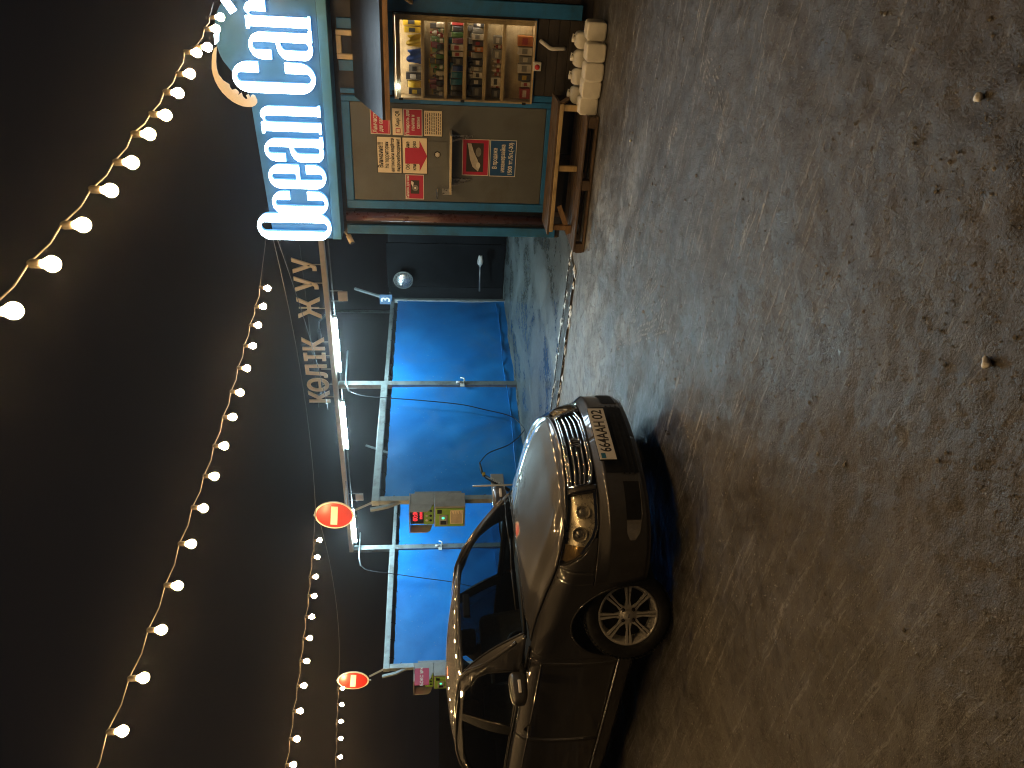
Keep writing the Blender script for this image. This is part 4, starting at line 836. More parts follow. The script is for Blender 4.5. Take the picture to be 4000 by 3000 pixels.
# canisters of screen wash in a row on the ground
def canister(x, y, z, w, h, d, rz, lab, lying=False):
    r = kroot('canister', x, y, z, lab, 'canister', 'milky canisters stacked below the display case'); r.rotation_euler = (0, 0, KA + rz)
    b = MB(); n = 20; prof = []
    zs = [0, 0.012, 0.03, 0.08, 0.095, 0.11, 0.30, 0.315, 0.33, 0.52, 0.535, 0.55, 0.74, 0.80, 0.90, 0.97, 1.0]
    ss = [0.84, 0.95, 1.0, 1.0, 0.965, 1.0, 1.0, 0.965, 1.0, 1.0, 0.965, 1.0, 1.0, 0.99, 0.90, 0.70, 0.35]
    P = []
    for zz, s_ in zip(zs, ss):
        ring = []
        for k in range(n):
            a = 2 * math.pi * k / n; c_, s2 = math.cos(a), math.sin(a); e = 0.32
            ring.append((w / 2 * s_ * math.copysign(abs(c_) ** e, c_), d / 2 * s_ * math.copysign(abs(s2) ** e, s2), zz * h))
        ring.append(ring[0]); P.append(ring)
    body = MB().grid(np.array(P), True, True).add([p_ for p_ in P[0][:-1]], [tuple(range(n))[::-1]]).build('body', 'canister', r)
    MB().lathe([(0.026, h * 0.99), (0.026, h * 1.0 + 0.028), (0.0, h * 1.0 + 0.03)], 14).build('cap', 'canister', r)
    MB().tube([(w * 0.20, 0.0, h * 0.93), (w * 0.30, 0, h * 1.08), (-w * 0.05, 0, h * 1.10), (-w * 0.12, 0, h * 0.98)], 0.009, 6).build('handle', 'canister', r)
    if lying:
        r.rotation_euler = (R(-90), 0, KA + rz); r.location = (r.location.x, r.location.y, r.location.z + d / 2)
    return r
front = [(-1.60, 0.60), (-1.435, 0.66), (-1.27, 0.70), (-1.10, 0.70), (-0.93, 0.62)]
where = ['against the wooden step', 'second from the wooden step', 'in the middle of the row', 'second from the open end of the row', 'at the open end of the row']
for i, (x, y) in enumerate(front):
    canister(x, y + 0.07, 0.001, 0.165, 0.205, 0.185, random.uniform(-0.12, 0.12), 'milky plastic canister of the front row, %s' % where[i], True)
for i, x in enumerate((-1.56, -1.39, -1.22, -1.05)):
    canister(x, 0.33, 0.001, 0.158, 0.230, 0.165, random.uniform(-0.15, 0.15), 'milky plastic canister standing in the back row, %s' % ('at the wooden step end', 'next but one to the wooden step', 'below the bent pipe stub', 'farthest from the wooden step')[i])

# ================================================================== parked car (x forward, y left, z up; origin under the front axle)
car = empty('parked_car', (-4.33, 3.79, 0.0)); tag(car, 'dark bronze sedan with multi-spoke wheels parked in front of the blue bays', 'car')
OUTL = [(0.945, 0), (0.935, -0.20), (0.900, -0.40), (0.835, -0.56), (0.73, -0.685), (0.58, -0.775), (0.36, -0.822), (0.0, -0.842), (-0.6, -0.852), (-1.5, -0.855), (-2.3, -0.852), (-2.75, -0.838), (-3.15, -0.80), (-3.42, -0.70), (-3.55, -0.48), (-3.60, -0.22), (-3.61, 0)]
NS = 700
OL = cr(OUTL, NS); seg = np.r_[0, np.cumsum(np.hypot(*np.diff(OL, axis=0).T))]; SL = seg[-1]
OLN = np.gradient(OL, axis=0); OLN /= np.linalg.norm(OLN, axis=1)[:, None]
NIN = np.stack([-OLN[:, 1], OLN[:, 0]], 1)          # inward normal, flipped below where needed
NIN *= np.sign(((np.array([-1.3, 0]) - OL) * NIN).sum(1))[:, None]
def at_s(s, A): return np.array([np.interp(s, seg, A[:, 0]), np.interp(s, seg, A[:, 1])])
def s_of_x(x):                                    # station on the outline (front half is monotonic in x)
    return float(np.interp(-x, -OL[:, 0], seg))
FRONT_IN = np.array([(0.17, .10), (0.20, .075), (0.235, .020), (0.265, .004), (0.30, 0.0), (0.46, 0.0), (0.497, 0.0), (0.504, .006), (0.553, .052), (0.60, .064), (0.66, .082), (0.71, .108), (0.75, .150), (0.80, .19), (1.05, .30)])
SIDE_IN = np.array([(0.17, .07), (0.22, .035), (0.30, .016), (0.42, .004), (0.55, 0.0), (0.70, .004), (0.80, .014), (0.855, .020), (0.885, .034), (0.92, .055), (0.955, .088), (0.985, .115), (1.05, .17)])
ZT = np.array([(0.0, .722), (0.35, .735), (0.62, .752), (0.85, .775), (1.05, .812), (1.3, .862), (1.7, .915), (2.05, .945), (2.4, .960), (3.2, .985), (4.0, .998), (4.6, .985), (5.1, .965), (5.9, .955)])
def ztop(s): return float(np.interp(s, ZT[:, 0], ZT[:, 1]))
def sh_in(s, z):
    x = at_s(s, OL)[0]; k = np.clip((x - 0.36) / 0.40, 0, 1); k = k * k * (3 - 2 * k)
    kr = np.clip((-2.9 - x) / 0.5, 0, 1)
    side = np.interp(z, SIDE_IN[:, 0], SIDE_IN[:, 1])
    # fender crown rolls inwards below the bonnet edge
    ft = np.clip((x + 0.55) / 0.5, 0, 1); zt = ztop(s); d = np.clip((z - (zt - 0.11)) / 0.11, 0, 1)
    side = side + ft * (1 - k) * 0.085 * d ** 2.2
    rear = side + kr * 0.05 * np.clip((z - 0.6) / 0.4, 0, 1)
    return (1 - k) * rear + k * np.interp(z, FRONT_IN[:, 0], FRONT_IN[:, 1])
def S(s, z, off=0.0):
    p = at_s(s, OL) + at_s(s, NIN) * (sh_in(s, z) - off); return (p[0], p[1], z)
def patch(s0, s1, zlo, zhi, ns=24, nz=10, off=0.0, ease=None):
    """panel of the body side; zlo, zhi are functions of s (or numbers)"""
    lo = zlo if callable(zlo) else (lambda s: zlo); hi = zhi if callable(zhi) else (lambda s: zhi)
    ss = np.linspace(s0, s1, ns) if ease is None else s0 + (s1 - s0) * ease(np.linspace(0, 1, ns))
    return np.array([[S(s, lo(s) + (hi(s) - lo(s)) * v, off) for v in np.linspace(0, 1, nz)] for s in ss])
def both(P): return (P, P * np.array([1, -1, 1]))
def panel(name, P, mat, parent=car, mirror=True, thick=0.012):
    mb = MB()
    for q_, fl in zip(both(P) if mirror else (P,), (True, False)): mb.grid(q_, True, fl)
    o = mb.build(name, mat, parent)
    if thick:
        m = o.modifiers.new('solid', 'SOLIDIFY'); m.thickness = thick; m.offset = -1
    return o
def side_panels(name, P, mat, parent=car, thick=0.012):
    return [panel(name, P, mat, parent, False, thick), panel(name, P[::-1] * np.array([1, -1, 1]), mat, parent, False, thick)]
G_ = 0.0025
sG, sH, sTip, sF0 = 0.385, 0.425, s_of_x(0.475), s_of_x(0.70)
sArchF, sArchB, sDoor = s_of_x(0.385), s_of_x(-0.385), s_of_x(-0.46)
sD2, sAr2F, sAr2B = s_of_x(-1.52), s_of_x(-2.605 + 0.375), s_of_x(-2.605 - 0.375)
def zs_(s): return float(np.interp(s, [0, 0.5, sF0, sTip, sArchF], [.552, .553, .566, .580, .583]))
def zh_(s): return max(zs_(s), float(np.interp(s, [sH, 0.7, sF0, (sF0 + sTip) / 2, sTip], [.556, .562, .585, .655, ztop(sTip) - 0.004])))
def arch(s, cx=0.0, r=0.388):
    x = S(s, 0.6)[0] - cx; return 0.300 + math.sqrt(max(0.0, r * r - x * x))
# bumper
panel('front_bumper', patch(0, sArchF, 0.225, lambda s: zs_(s) - G_, 46, 40), 'car_paint')
# nose pieces beside the grille, headlight recess, wings
side_panels('nose_panel', patch(sG, sH - G_, lambda s: zs_(s) + G_, lambda s: ztop(s) - G_, 4, 8), 'car_paint')
cosE = lambda t: (1 - np.cos(np.pi * t)) / 2
P1 = patch(sF0, sTip, lambda s: zs_(s) + G_, lambda s: max(zs_(s) + 2 * G_, zh_(s) - G_), 16, 8)
P2 = patch(sTip, sArchF, lambda s: zs_(s) + G_, lambda s: ztop(s) - G_, 6, 14)
P3 = patch(sArchF, sArchB, lambda s: arch(s), lambda s: ztop(s) - G_, 40, 14, 0.0, cosE)
P4 = patch(sArchB, sDoor - G_, 0.285, lambda s: ztop(s) - G_, 5, 22)
for sg_ in (1, -1):
    mb = MB(); k_ = np.array([1, sg_, 1])
    for Q in (P1, P2, P3, P4): mb.grid(Q * k_, True, sg_ > 0)
    o = mb.build('wing', 'car_paint', car); m = o.modifiers.new('s', 'SOLIDIFY'); m.thickness = 0.010; m.offset = -1
    # rolled lip of the arch
    lip = [Vector(S(s, arch(s))) * 1.0 for s in s_of_x(0) + (np.linspace(-1, 1, 30)) * 0.388]
    MB().tube([(v.x, v.y * sg_ - 0.0, v.z) for v in lip], 0.007, 6).build('arch_lip', 'car_paint', o)
side_panels('door', patch(sDoor + G_, sD2 - G_, 0.300, lambda s: ztop(s) - G_, 26, 24), 'car_paint')
def rear_lo(s): return max(0.300, arch(s, -2.605, 0.378)) if sAr2F <= s <= sAr2B else 0.300
side_panels('door', patch(sD2 + G_, sAr2F + 0.02, lambda s: rear_lo(s), lambda s: ztop(s) - G_, 20, 24), 'car_paint')
side_panels('quarter_panel', patch(sAr2F + 0.025, sAr2B, rear_lo, ztop, 30, 16, 0.0, cosE), 'car_paint')
panel('rear_bumper', patch(sAr2B, SL, 0.24, ztop, 34, 22), 'car_paint')
side_panels('sill', patch(sArchB - 0.01, sAr2F + 0.01, 0.165, 0.296, 30, 6, 0.004), 'car_paint')
for y_ in (1, -1):
    MB().tube([tuple(np.array(S(s, 0.298, 0.010)) * np.array([1, y_, 1])) for s in np.linspace(sArchB + 0.02, sAr2F - 0.02, 30)], 0.0065, 6).build('sill_trim', 'brushed', car)
# waist crease strip and belt mouldings
for y_ in (1, -1):
    for zz, nm, rr_, mt in ((lambda s: ztop(s) + 0.001, 'belt_moulding', 0.010, 'black_plastic'),):
        MB().tube([tuple(np.array(S(s, zz(s), 0.006)) * np.array([1, y_, 1])) for s in np.linspace(sDoor - 0.10, s_of_x(-2.95), 40)], rr_, 6).build(nm, mt, car)
    MB().tube([tuple(np.array(S(s, ztop(s) - 0.018, 0.004)) * np.array([1, y_, 1])) for s in np.linspace(sDoor - 0.02, s_of_x(-2.9), 40)], 0.005, 6).build('chrome_strip', 'chrome', car)
    MB().tube([tuple(np.array(S(s, float(np.interp(s, [sDoor, s_of_x(-2.4)], [.848, .885])), 0.001)) * np.array([1, y_, 1])) for s in np.linspace(sDoor + 0.004, s_of_x(-2.9), 40)], 0.0055, 6).build('waist_crease', 'car_paint', car)
# lower grilles, fog lamps, plate
lg = panel('lower_grille', patch(0, 0.335, 0.268, 0.488, 16, 6, 0.004), 'black_plastic', thick=0)
for z in (0.30, 0.335, 0.37): MB().grid(patch(0, 0.35, z - 0.006, z + 0.006, 14, 3, 0.010), True, True).grid(patch(0, 0.35, z - 0.006, z + 0.006, 14, 3, 0.010) * np.array([1, -1, 1]), True).build('bar', 'black_plastic', lg)
def fz0(s): return float(np.interp(s, [0.40, 0.62, 0.74, 0.79], [.285, .292, .312, .345]))
def fz1(s): return float(np.interp(s, [0.40, 0.74, 0.79], [.388, .392, .372]))
for sg_ in (1, -1):
    k_ = np.array([1, sg_, 1])
    fi = MB().grid(patch(0.40, 0.655, fz0, fz1, 14, 5, 0.003) * k_, True, sg_ > 0).build('side_intake', 'black_plastic', car)
    fo = MB().grid(patch(0.66, 0.785, fz0, fz1, 10, 6, 0.005) * k_, True, sg_ > 0).build('fog_lamp', 'chrome', car)
    MB().grid(patch(0.66, 0.785, fz0, fz1, 10, 6, 0.009) * k_, True, sg_ > 0).build('lens', 'lens_glass', fo)
    MB().tube([tuple(np.array(S(s, fz0(s) - 0.004, 0.004)) * k_) for s in np.linspace(0.40, 0.785, 20)], 0.004, 6).build('intake_rim', 'car_paint', fi)
MB().grid(patch(0, sArchF - 0.02, 0.236, 0.246, 40, 3, 0.010), True, True).grid(patch(0, sArchF - 0.02, 0.236, 0.246, 40, 3, 0.010) * np.array([1, -1, 1]), True).build('lip_spoiler', 'car_paint', car)
pt = MB().rbox((0.957, -0.265, 0.405), (0.965, 0.265, 0.525), 0.003).build('plate_holder', 'black_plastic', car)
pw = MB().rbox((0.966, -0.260, 0.409), (0.970, 0.260, 0.521), 0.002).build('number_plate', 'sign_white', pt)
rotP = Matrix.Rotation(R(90), 4, 'Z')
def ptext(t, y, z, size, w, bold=0.0): text('plate_text', t, size, 'ink', pw, (0.9705, y, z), depth=0.001, fit=w, bold=bold, rot=rotP)
ptext('664AAH', -0.036, 0.463, 0.106, 0.305, 0.0016); ptext('02', 0.192, 0.463, 0.104, 0.100, 0.0014); ptext('KZ', -0.226, 0.436, 0.044, 0.048, 0.0006)
MB().box((0.9703, 0.130, 0.412), (0.9708, 0.1325, 0.518)).build('plate_divider', 'ink', pw)
MB().box((0.9703, -0.250, 0.478), (0.9708, -0.202, 0.508)).build('plate_flag', 'pack_6', pw)
poly('plate_border', [rrect(-0.258, 0.411, 0.258, 0.519, 0.006), rrect(-0.2545, 0.4145, 0.2545, 0.5155, 0.005)], 0.0008, 'ink', pw).rotation_euler = (0, 0, R(90))
pw.children[-1].location = (0.9707, 0, 0)
# grille: chrome frame, five bars, dark mesh behind, round badge
def gl(s): return float(np.interp(s, [0, 0.25, sG], [.556, .560, .590]))
def gh(s): return float(np.interp(s, [0, 0.30, sG], [.716, .722, .726]))
gr_ = panel('grille', patch(0, sG - 0.006, gl, gh, 18, 8, -0.035), 'black_plastic', thick=0)
for v in (0.10, 0.30, 0.50, 0.70, 0.90):
    zf = lambda s, d: gl(s) + (gh(s) - gl(s)) * v + d
    Q = patch(0, sG - 0.012, lambda s: zf(s, -0.006), lambda s: zf(s, 0.006), 18, 3, -0.006); o = MB().grid(Q, True, True).grid(Q * np.array([1, -1, 1]), True, False).build('bar', 'chrome', gr_)
    m = o.modifiers.new('s', 'SOLIDIFY'); m.thickness = 0.008; m.offset = -1
fr = [S(s, gh(s) - 0.002, 0.002) for s in np.linspace(0, sG - 0.008, 16)] + [S(sG - 0.004, z, 0.002) for z in np.linspace(gh(sG) - 0.01, gl(sG) + 0.012, 5)] + [S(s, gl(s) + 0.002, 0.002) for s in np.linspace(sG - 0.014, 0, 16)]
for sg_ in (1, -1): MB().tube([(p[0], p[1] * sg_, p[2]) for p in fr], 0.0085, 8).build('chrome_frame', 'chrome', gr_)
b0 = S(0, 0.636); bc = (b0[0] + 0.012, 0, 0.636)
bdg = MB().lathe([(0.030, 0.0), (0.033, 0.008), (0.039, 0.010), (0.043, 0.006), (0.043, -0.004)], 36, 'x', bc).build('badge', 'chrome', gr_)
MB().lathe([(0.0, 0.001), (0.031, 0.001)], 30, 'x', bc).build('badge_disc', 'black_plastic', bdg)
for i, (y0, h_) in enumerate(((-0.017, 0.018), (0.0, 0.022), (0.016, 0.020))):
    MB().bar((bc[0] + 0.005, y0 - 0.003, bc[2] - h_), (bc[0] + 0.005, y0 + 0.004, bc[2] + h_), 0.007, 0.006, up=(1, 0, 0)).build('badge_sail', 'chrome', bdg)
# headlights
for sg_ in (1, -1):
    k_ = np.array([1, sg_, 1]); hi_ = lambda s: ztop(s) - 0.004
    hl_ = MB().grid(patch(sH, sTip - 0.005, zh_, hi_, 26, 8, -0.055) * k_, True, sg_ > 0).build('headlight', 'lamp_bowl', car)
    for (a0, a1) in (((sH, 0), (0, 0)),):
        for zz in (zh_, hi_):
            W_ = np.array([[S(s, zz(s), o_) for o_ in (-0.055, -0.004)] for s in np.linspace(sH, sTip - 0.005, 26)]); MB().grid(W_ * k_, True, (sg_ > 0) ^ (zz is hi_)).build('bezel', 'alloy_dark', hl_)
        W_ = np.array([[S(sH, zh_(sH) + (hi_(sH) - zh_(sH)) * v, o_) for o_ in (-0.055, -0.004)] for v in np.linspace(0, 1, 5)]); MB().grid(W_ * k_, True).build('bezel', 'alloy_dark', hl_)
    MB().grid(patch(sH + 0.02, sTip - 0.12, lambda s: zh_(s) + 0.004, lambda s: zh_(s) + 0.022, 22, 4, -0.012) * k_, True, sg_ > 0).build('chrome_strip', 'chrome', hl_)
    for s_, z_, r_ in ((0.585, 0.650, 0.046), (0.765, 0.674, 0.048)):
        c_ = np.array(S(s_, z_, -0.024)) * k_; n2 = -at_s(s_, NIN); n3 = Vector((n2[0], n2[1] * sg_, 0.10)).normalized()
        rm_ = Vector((0, 0, 1)).rotation_difference(n3).to_matrix().to_4x4()
        ob = MB().lathe([(r_ * 0.25, -0.03), (r_ * 0.7, -0.018), (r_ * 0.92, 0.0), (r_, 0.004), (r_ * 1.05, 0.0)], 24).build('reflector', 'lamp_bowl', hl_); ob.matrix_local = Matrix.Translation(c_) @ rm_
        ob = MB().lathe([(0.0, 0.006), (r_ * 0.3, 0.004), (r_ * 0.55, -0.004), (r_ * 0.7, -0.014)], 20).build('projector', 'brushed', hl_); ob.matrix_local = Matrix.Translation(c_) @ rm_
    ob = MB().grid(patch(sTip - 0.17, sTip - 0.04, lambda s: zh_(s) + 0.004, lambda s: hi_(s) - 0.006, 10, 5, -0.02) * k_, True, sg_ > 0).build('indicator', 'amber_lens', hl_)
    MB().grid(patch(sH, sTip - 0.004, zh_, hi_, 28, 9, 0.003) * k_, True, sg_ > 0).build('lens', 'lens_glass', hl_)
    edge = [S(s, zh_(s), 0.001) for s in np.linspace(sH, sTip - 0.004, 24)] + [S(s, hi_(s), 0.001) for s in np.linspace(sTip - 0.004, sH, 24)]; edge.append(edge[0])
    MB().tube([tuple(np.array(p) * k_) for p in edge], 0.0035, 5).build('seal', 'black_plastic', hl_)
# bonnet
sC = s_of_x(-0.30); sB = 0.70
NU, NVv = 34, 41
def hood_pt(u, v):
    a = abs(v); sg_ = 1 if v >= 0 else -1
    A_ = np.array(S(sB * a, ztop(sB * a))); B_ = np.array(S(sB, ztop(sB))); E_ = np.array(S(sB + (sC - sB) * u, ztop(sB + (sC - sB) * u))); C_ = np.array(S(sC, ztop(sC)))
    Rr = np.array([-0.135 + (C_[0] + 0.135) * a ** 2.2, C_[1] * a, 0.975 + (C_[2] - 0.975) * a ** 2])
    p = (1 - u) * A_ + u * Rr + a * (E_ - ((1 - u) * B_ + u * C_))
    # centre line crown and the two creases running back from the grille corners
    zc = float(np.interp(u, [0, 0.06, 0.2, 0.5, 0.8, 1.0], [.724, .760, .806, .880, .942, .975])); ze = E_[2]
    zz = ze + (zc - ze) * (1 - a ** 2.4)
    fr_ = max(0.0, 1 - u / 0.05); z_ = (1 - fr_) * zz + fr_ * (A_[2] + 0.0)
    cr_ = 0.60 + 0.16 * u; z_ += 0.010 * math.exp(-((a - cr_) / 0.07) ** 2) * min(1, u * 5) * (1 - 0.6 * u) - 0.010 * math.exp(-((a - cr_ - 0.14) / 0.08) ** 2) * min(1, u * 5) * (1 - 0.5 * u)
    return (p[0], sg_ * p[1] * -1 if False else p[1] * (1 if v < 0 else -1), z_ + 0.0)
uu = np.concatenate([np.linspace(0, 0.10, 8), np.linspace(0.13, 1, NU - 8)])
HP = np.array([[hood_pt(u, v) for v in np.linspace(-1, 1, NVv)] for u in uu])
o = MB().grid(HP, True, False).build('bonnet', 'car_paint', car); m = o.modifiers.new('s', 'SOLIDIFY'); m.thickness = 0.012; m.offset = -1
# greenhouse
cowl = lambda a: np.array([-0.165 + (-0.345 + 0.165) * a ** 2.2, -0.700 * a, 0.972 - 0.012 * a ** 2])
rfr = lambda a: np.array([-0.985 - 0.045 * a ** 2, -0.550 * a, 1.394 - 0.022 * a ** 2.2])
rre = lambda a: np.array([-2.36 + 0.05 * a ** 2, -0.530 * a, 1.428 - 0.044 * a ** 2.2])
deck = lambda a: np.array([-2.98 + 0.06 * a ** 2, -0.640 * a, 1.002 - 0.01 * a])
def sheet(f0, f1, bulge, n=12, m=25, lim=1.0):
    out = []
    for t in np.linspace(0, 1, n):
        rowp = []
        for v in np.linspace(-lim, lim, m):
            a = abs(v); p = (1 - t) * f0(a) + t * f1(a) + np.array(bulge(t, a)); rowp.append((p[0], p[1] * (1 if v < 0 else -1), p[2]))
        out.append(rowp)
    return np.array(out)
W_ = sheet(cowl, rfr, lambda t, a: (0.03 * math.sin(math.pi * t), 0, 0.022 * math.sin(math.pi * t)), lim=0.955)
wsd = MB().grid(W_, True, False).build('windscreen', 'car_glass', car)
# black border of the windscreen
fr_pts = [W_[0, j] for j in range(W_.shape[1])] + [W_[i, -1] for i in range(W_.shape[0])] + [W_[-1, j] for j in reversed(range(W_.shape[1]))] + [W_[i, 0] for i in reversed(range(W_.shape[0]))]
MB().tube([tuple(p) for p in fr_pts], 0.010, 6).build('seal', 'black_plastic', wsd)
cw = sheet(lambda a: cowl(a) + np.array([0.045, 0, -0.006]), lambda a: cowl(a) + np.array([-0.02, 0, 0.0]), lambda t, a: (0, 0, -0.012 * math.sin(math.pi * t)), 5, 25); MB().grid(cw, True, False).build('cowl', 'black_plastic', car)
RF = sheet(rfr, rre, lambda t, a: (0, -0.030 * math.sin(math.pi * t) * a, 0.072 * (1 - 0.55 * a ** 2) * math.sin(math.pi * t) ** 0.75), 26, 33)
o = MB().grid(RF, True, False).build('roof', 'car_paint', car); m = o.modifiers.new('s', 'SOLIDIFY'); m.thickness = 0.012; m.offset = -1
MB().grid(sheet(rre, deck, lambda t, a: (-0.02 * math.sin(math.pi * t), 0, 0.035 * math.sin(math.pi * t)), lim=0.93), True, False).build('rear_window', 'car_glass_rear', car)
MB().grid(sheet(deck, lambda a: np.array([-3.50 + 0.16 * a ** 2, -0.60 * a, 0.965]), lambda t, a: (0, 0, 0.012 * math.sin(math.pi * t)), 10, 21, 1.08), True, False).build('boot_lid', 'car_paint', car)
# sides of the greenhouse: pillar frame with window openings on a leaning curved surface
def gy(x, z):
    t = (z - 0.965) / 0.43; zz = np.clip(t, 0, 1.05)
    base = -0.752 + 0.05 * np.clip((x + 0.75) / 0.45, 0, 1) + 0.04 * np.clip((-2.3 - x) / 0.7, 0, 1)
    return base + zz * 0.165 + 0.030 * zz * zz - 0.018 * math.sin(math.pi * min(1, zz))
def rail(x): # underside of roof edge
    return float(np.interp(x, [-3.1, -2.75, -2.40, -2.2, -1.75, -1.35, -1.10, -0.92, -0.62, -0.34], [0.975, 1.16, 1.345, 1.388, 1.412, 1.408, 1.392, 1.335, 1.145, 0.965]))
def gside(poly_loops, name, mat, parent, off, th):
    """fill outline with holes in x,z, cut it finely and lay it on the side surface"""
    out = []
    for sg_ in (1, -1):
        o = poly(name, poly_loops, 0.0, mat, parent); me = o.data
        bm = bmesh.new(); bm.from_mesh(me); bmesh.ops.remove_doubles(bm, verts=bm.verts, dist=1e-4)
        for zc in np.arange(1.0, 1.42, 0.035):
            bmesh.ops.bisect_plane(bm, geom=bm.verts[:] + bm.edges[:] + bm.faces[:], plane_co=(0, 0, zc), plane_no=(0, 0, 1))
        for xc in np.arange(-2.9, -0.4, 0.2):
            bmesh.ops.bisect_plane(bm, geom=bm.verts[:] + bm.edges[:] + bm.faces[:], plane_co=(xc, 0, 0), plane_no=(1, 0, 0))
        for v in bm.verts: v.co.y = sg_ * (gy(v.co.x, v.co.z) - off)
        bmesh.ops.recalc_face_normals(bm, faces=bm.faces)
        if sum(f.normal.y for f in bm.faces) * sg_ > 0: bmesh.ops.reverse_faces(bm, faces=bm.faces)
        for f in bm.faces: f.smooth = True
        bm.to_mesh(me); bm.free()
        if th: m = o.modifiers.new('s', 'SOLIDIFY'); m.thickness = th; m.offset = -1
        out.append(o)
    return out
xx = np.linspace(-0.34, -3.05, 60)
sil = [(x, rail(x) + 0.010) for x in xx] + [(-3.05, 0.965), (-0.32, 0.955)]
w1 = [(-1.475, 0.995), (-0.62, 0.985)] + [(x, rail(x) - 0.045) for x in np.linspace(-0.70, -1.10, 10)] + [(x, rail(x) - 0.040) for x in np.linspace(-1.15, -1.50, 8)]
w1 = [(-1.47, 0.992), (-0.690, 0.985), (-0.73, 1.075)] + [(x, rail(x) - 0.066) for x in np.linspace(-0.82, -1.12, 10)] + [(x, rail(x) - 0.042) for x in np.linspace(-1.2, -1.545, 8)]
w2 = [(-2.42, 1.010), (-1.60, 0.996), (-1.655, rail(-1.655) - 0.042)] + [(x, rail(x) - 0.045) for x in np.linspace(-1.75, -2.33, 10)] + [(-2.50, 1.22), (-2.52, 1.06)]
gside([sil, w1, w2], 'side_frame', 'car_paint', car, 0.0, 0.018)
def shrink(L, d):
    c = np.mean(L, axis=0); return [tuple(np.array(p) + (c - np.array(p)) / np.linalg.norm(c - np.array(p)) * d) for p in L]
gside([shrink(w1, -0.012)], 'door_window', 'car_glass_dark', car, -0.012, 0); gside([shrink(w2, -0.012)], 'door_window', 'car_glass_rear', car, -0.012, 0)
for L in (w1, w2):
    for sg_ in (1, -1): MB().tube([(x, sg_ * (gy(x, z) - 0.001), z) for x, z in L + [L[0]]], 0.006, 5).build('window_seal', 'black_plastic', car)
for sg_ in (1, -1):
    MB().tube([(x, sg_ * (gy(x, rail(x) + 0.012) + 0.006), rail(x) + 0.014) for x in np.linspace(-0.40, -2.9, 50)], 0.013, 8).build('roof_gutter', 'car_paint', car)
    bp = [(-1.470, 0.99), (-1.600, 0.99), (-1.652, rail(-1.65) - 0.04), (-1.548, rail(-1.55) - 0.04)]
    P_ = np.array([[( (1 - u) * ((1 - v) * bp[0][0] + v * bp[3][0]) + u * ((1 - v) * bp[1][0] + v * bp[2][0]), 0, (1 - v) * 0.99 + v * (rail(-1.6) - 0.042)) for v in np.linspace(0, 1, 8)] for u in np.linspace(0, 1, 4)])
    P_[:, :, 1] = [[sg_ * (gy(p[0], p[2]) - 0.004) for p in rw] for rw in P_]; MB().grid(P_, True, sg_ < 0).build('pillar_trim', 'black_plastic', car)
# screen pillars closing the gap between windscreen and side frame
xr = np.linspace(-1.12, -0.34, 120); zr = np.array([rail(x) for x in xr])
for j_, sg_ in ((0, 1), (-1, -1)):
    rows = []
    for i_ in range(W_.shape[0]):
        p0 = W_[i_, j_]; z1 = min(p0[2] + 0.012, rail(-1.12)); x1_ = float(np.interp(z1, zr[::-1], xr[::-1])); p1 = np.array([x1_ - 0.012, sg_ * (gy(x1_ - 0.012, z1) - 0.004), z1])
        m1 = (p0 + p1) / 2 + np.array([0.012, -0.010 * sg_, 0.010]); rows.append([p0 + np.array([0, 0, 0.002]), m1, p1])
    MB().grid(np.array(rows), True, sg_ > 0).build('screen_pillar', 'car_paint', car)
# mirrors
for sg_ in (1, -1):
    r_ = bpy.data.objects.new('wing_mirror', None); link(r_, car); r_.location = (-0.62, sg_ * -0.80, 0.985); k_ = sg_
    bm = bmesh.new(); bmesh.ops.create_uvsphere(bm, u_segments=20, v_segments=14, radius=1.0)
    for v in bm.verts:
        c_ = v.co.copy(); e = 0.62; c_ = Vector([math.copysign(abs(t) ** e, t) for t in c_]); v.co = Vector((c_.x * (0.055 if c_.x > 0 else 0.030), c_.y * 0.125, c_.z * 0.066 * (1 - 0.12 * c_.y * -k_)))
    MB().bm(bm, True).build('housing', 'car_paint', r_, (0, -0.125 * k_, 0.025))
    MB().rbox((-0.036, -0.20 * k_ if k_ > 0 else 0.035, -0.022), (-0.030, -0.035 if k_ > 0 else 0.20, 0.072), 0.002).build('glass', 'chrome', r_)
    MB().rbox((0.048, min(-0.185 * k_, -0.085 * k_), 0.008), (0.060, max(-0.185 * k_, -0.085 * k_), 0.030), 0.004).build('indicator', 'sign_white', r_)
    MB().tube([(0.02, 0.05 * k_, -0.03), (0.01, -0.06 * k_, -0.005)], 0.026, 10).build('foot', 'black_plastic', r_)
# door handles
for sg_ in (1, -1):
    for xh in (-1.36, -2.30):
        s_ = s_of_x(xh); p = np.array(S(s_, 0.865)); hd_ = MB().lathe([(0.0, 0.012), (0.030, 0.006), (0.042, -0.002)], 20, 'y', (p[0], p[1] + 0.001, p[2])).build('handle_cup', 'alloy_dark', car)
        MB().tube([(p[0] + 0.07, p[1] - 0.012, p[2] + 0.006), (p[0] + 0.03, p[1] - 0.034, p[2] + 0.008), (p[0] - 0.05, p[1] - 0.034, p[2] + 0.008), (p[0] - 0.09, p[1] - 0.012, p[2] + 0.006)], 0.012, 8).build('handle', 'car_paint', hd_)
        if sg_ < 0:
            hd_.scale = (1, -1, 1)
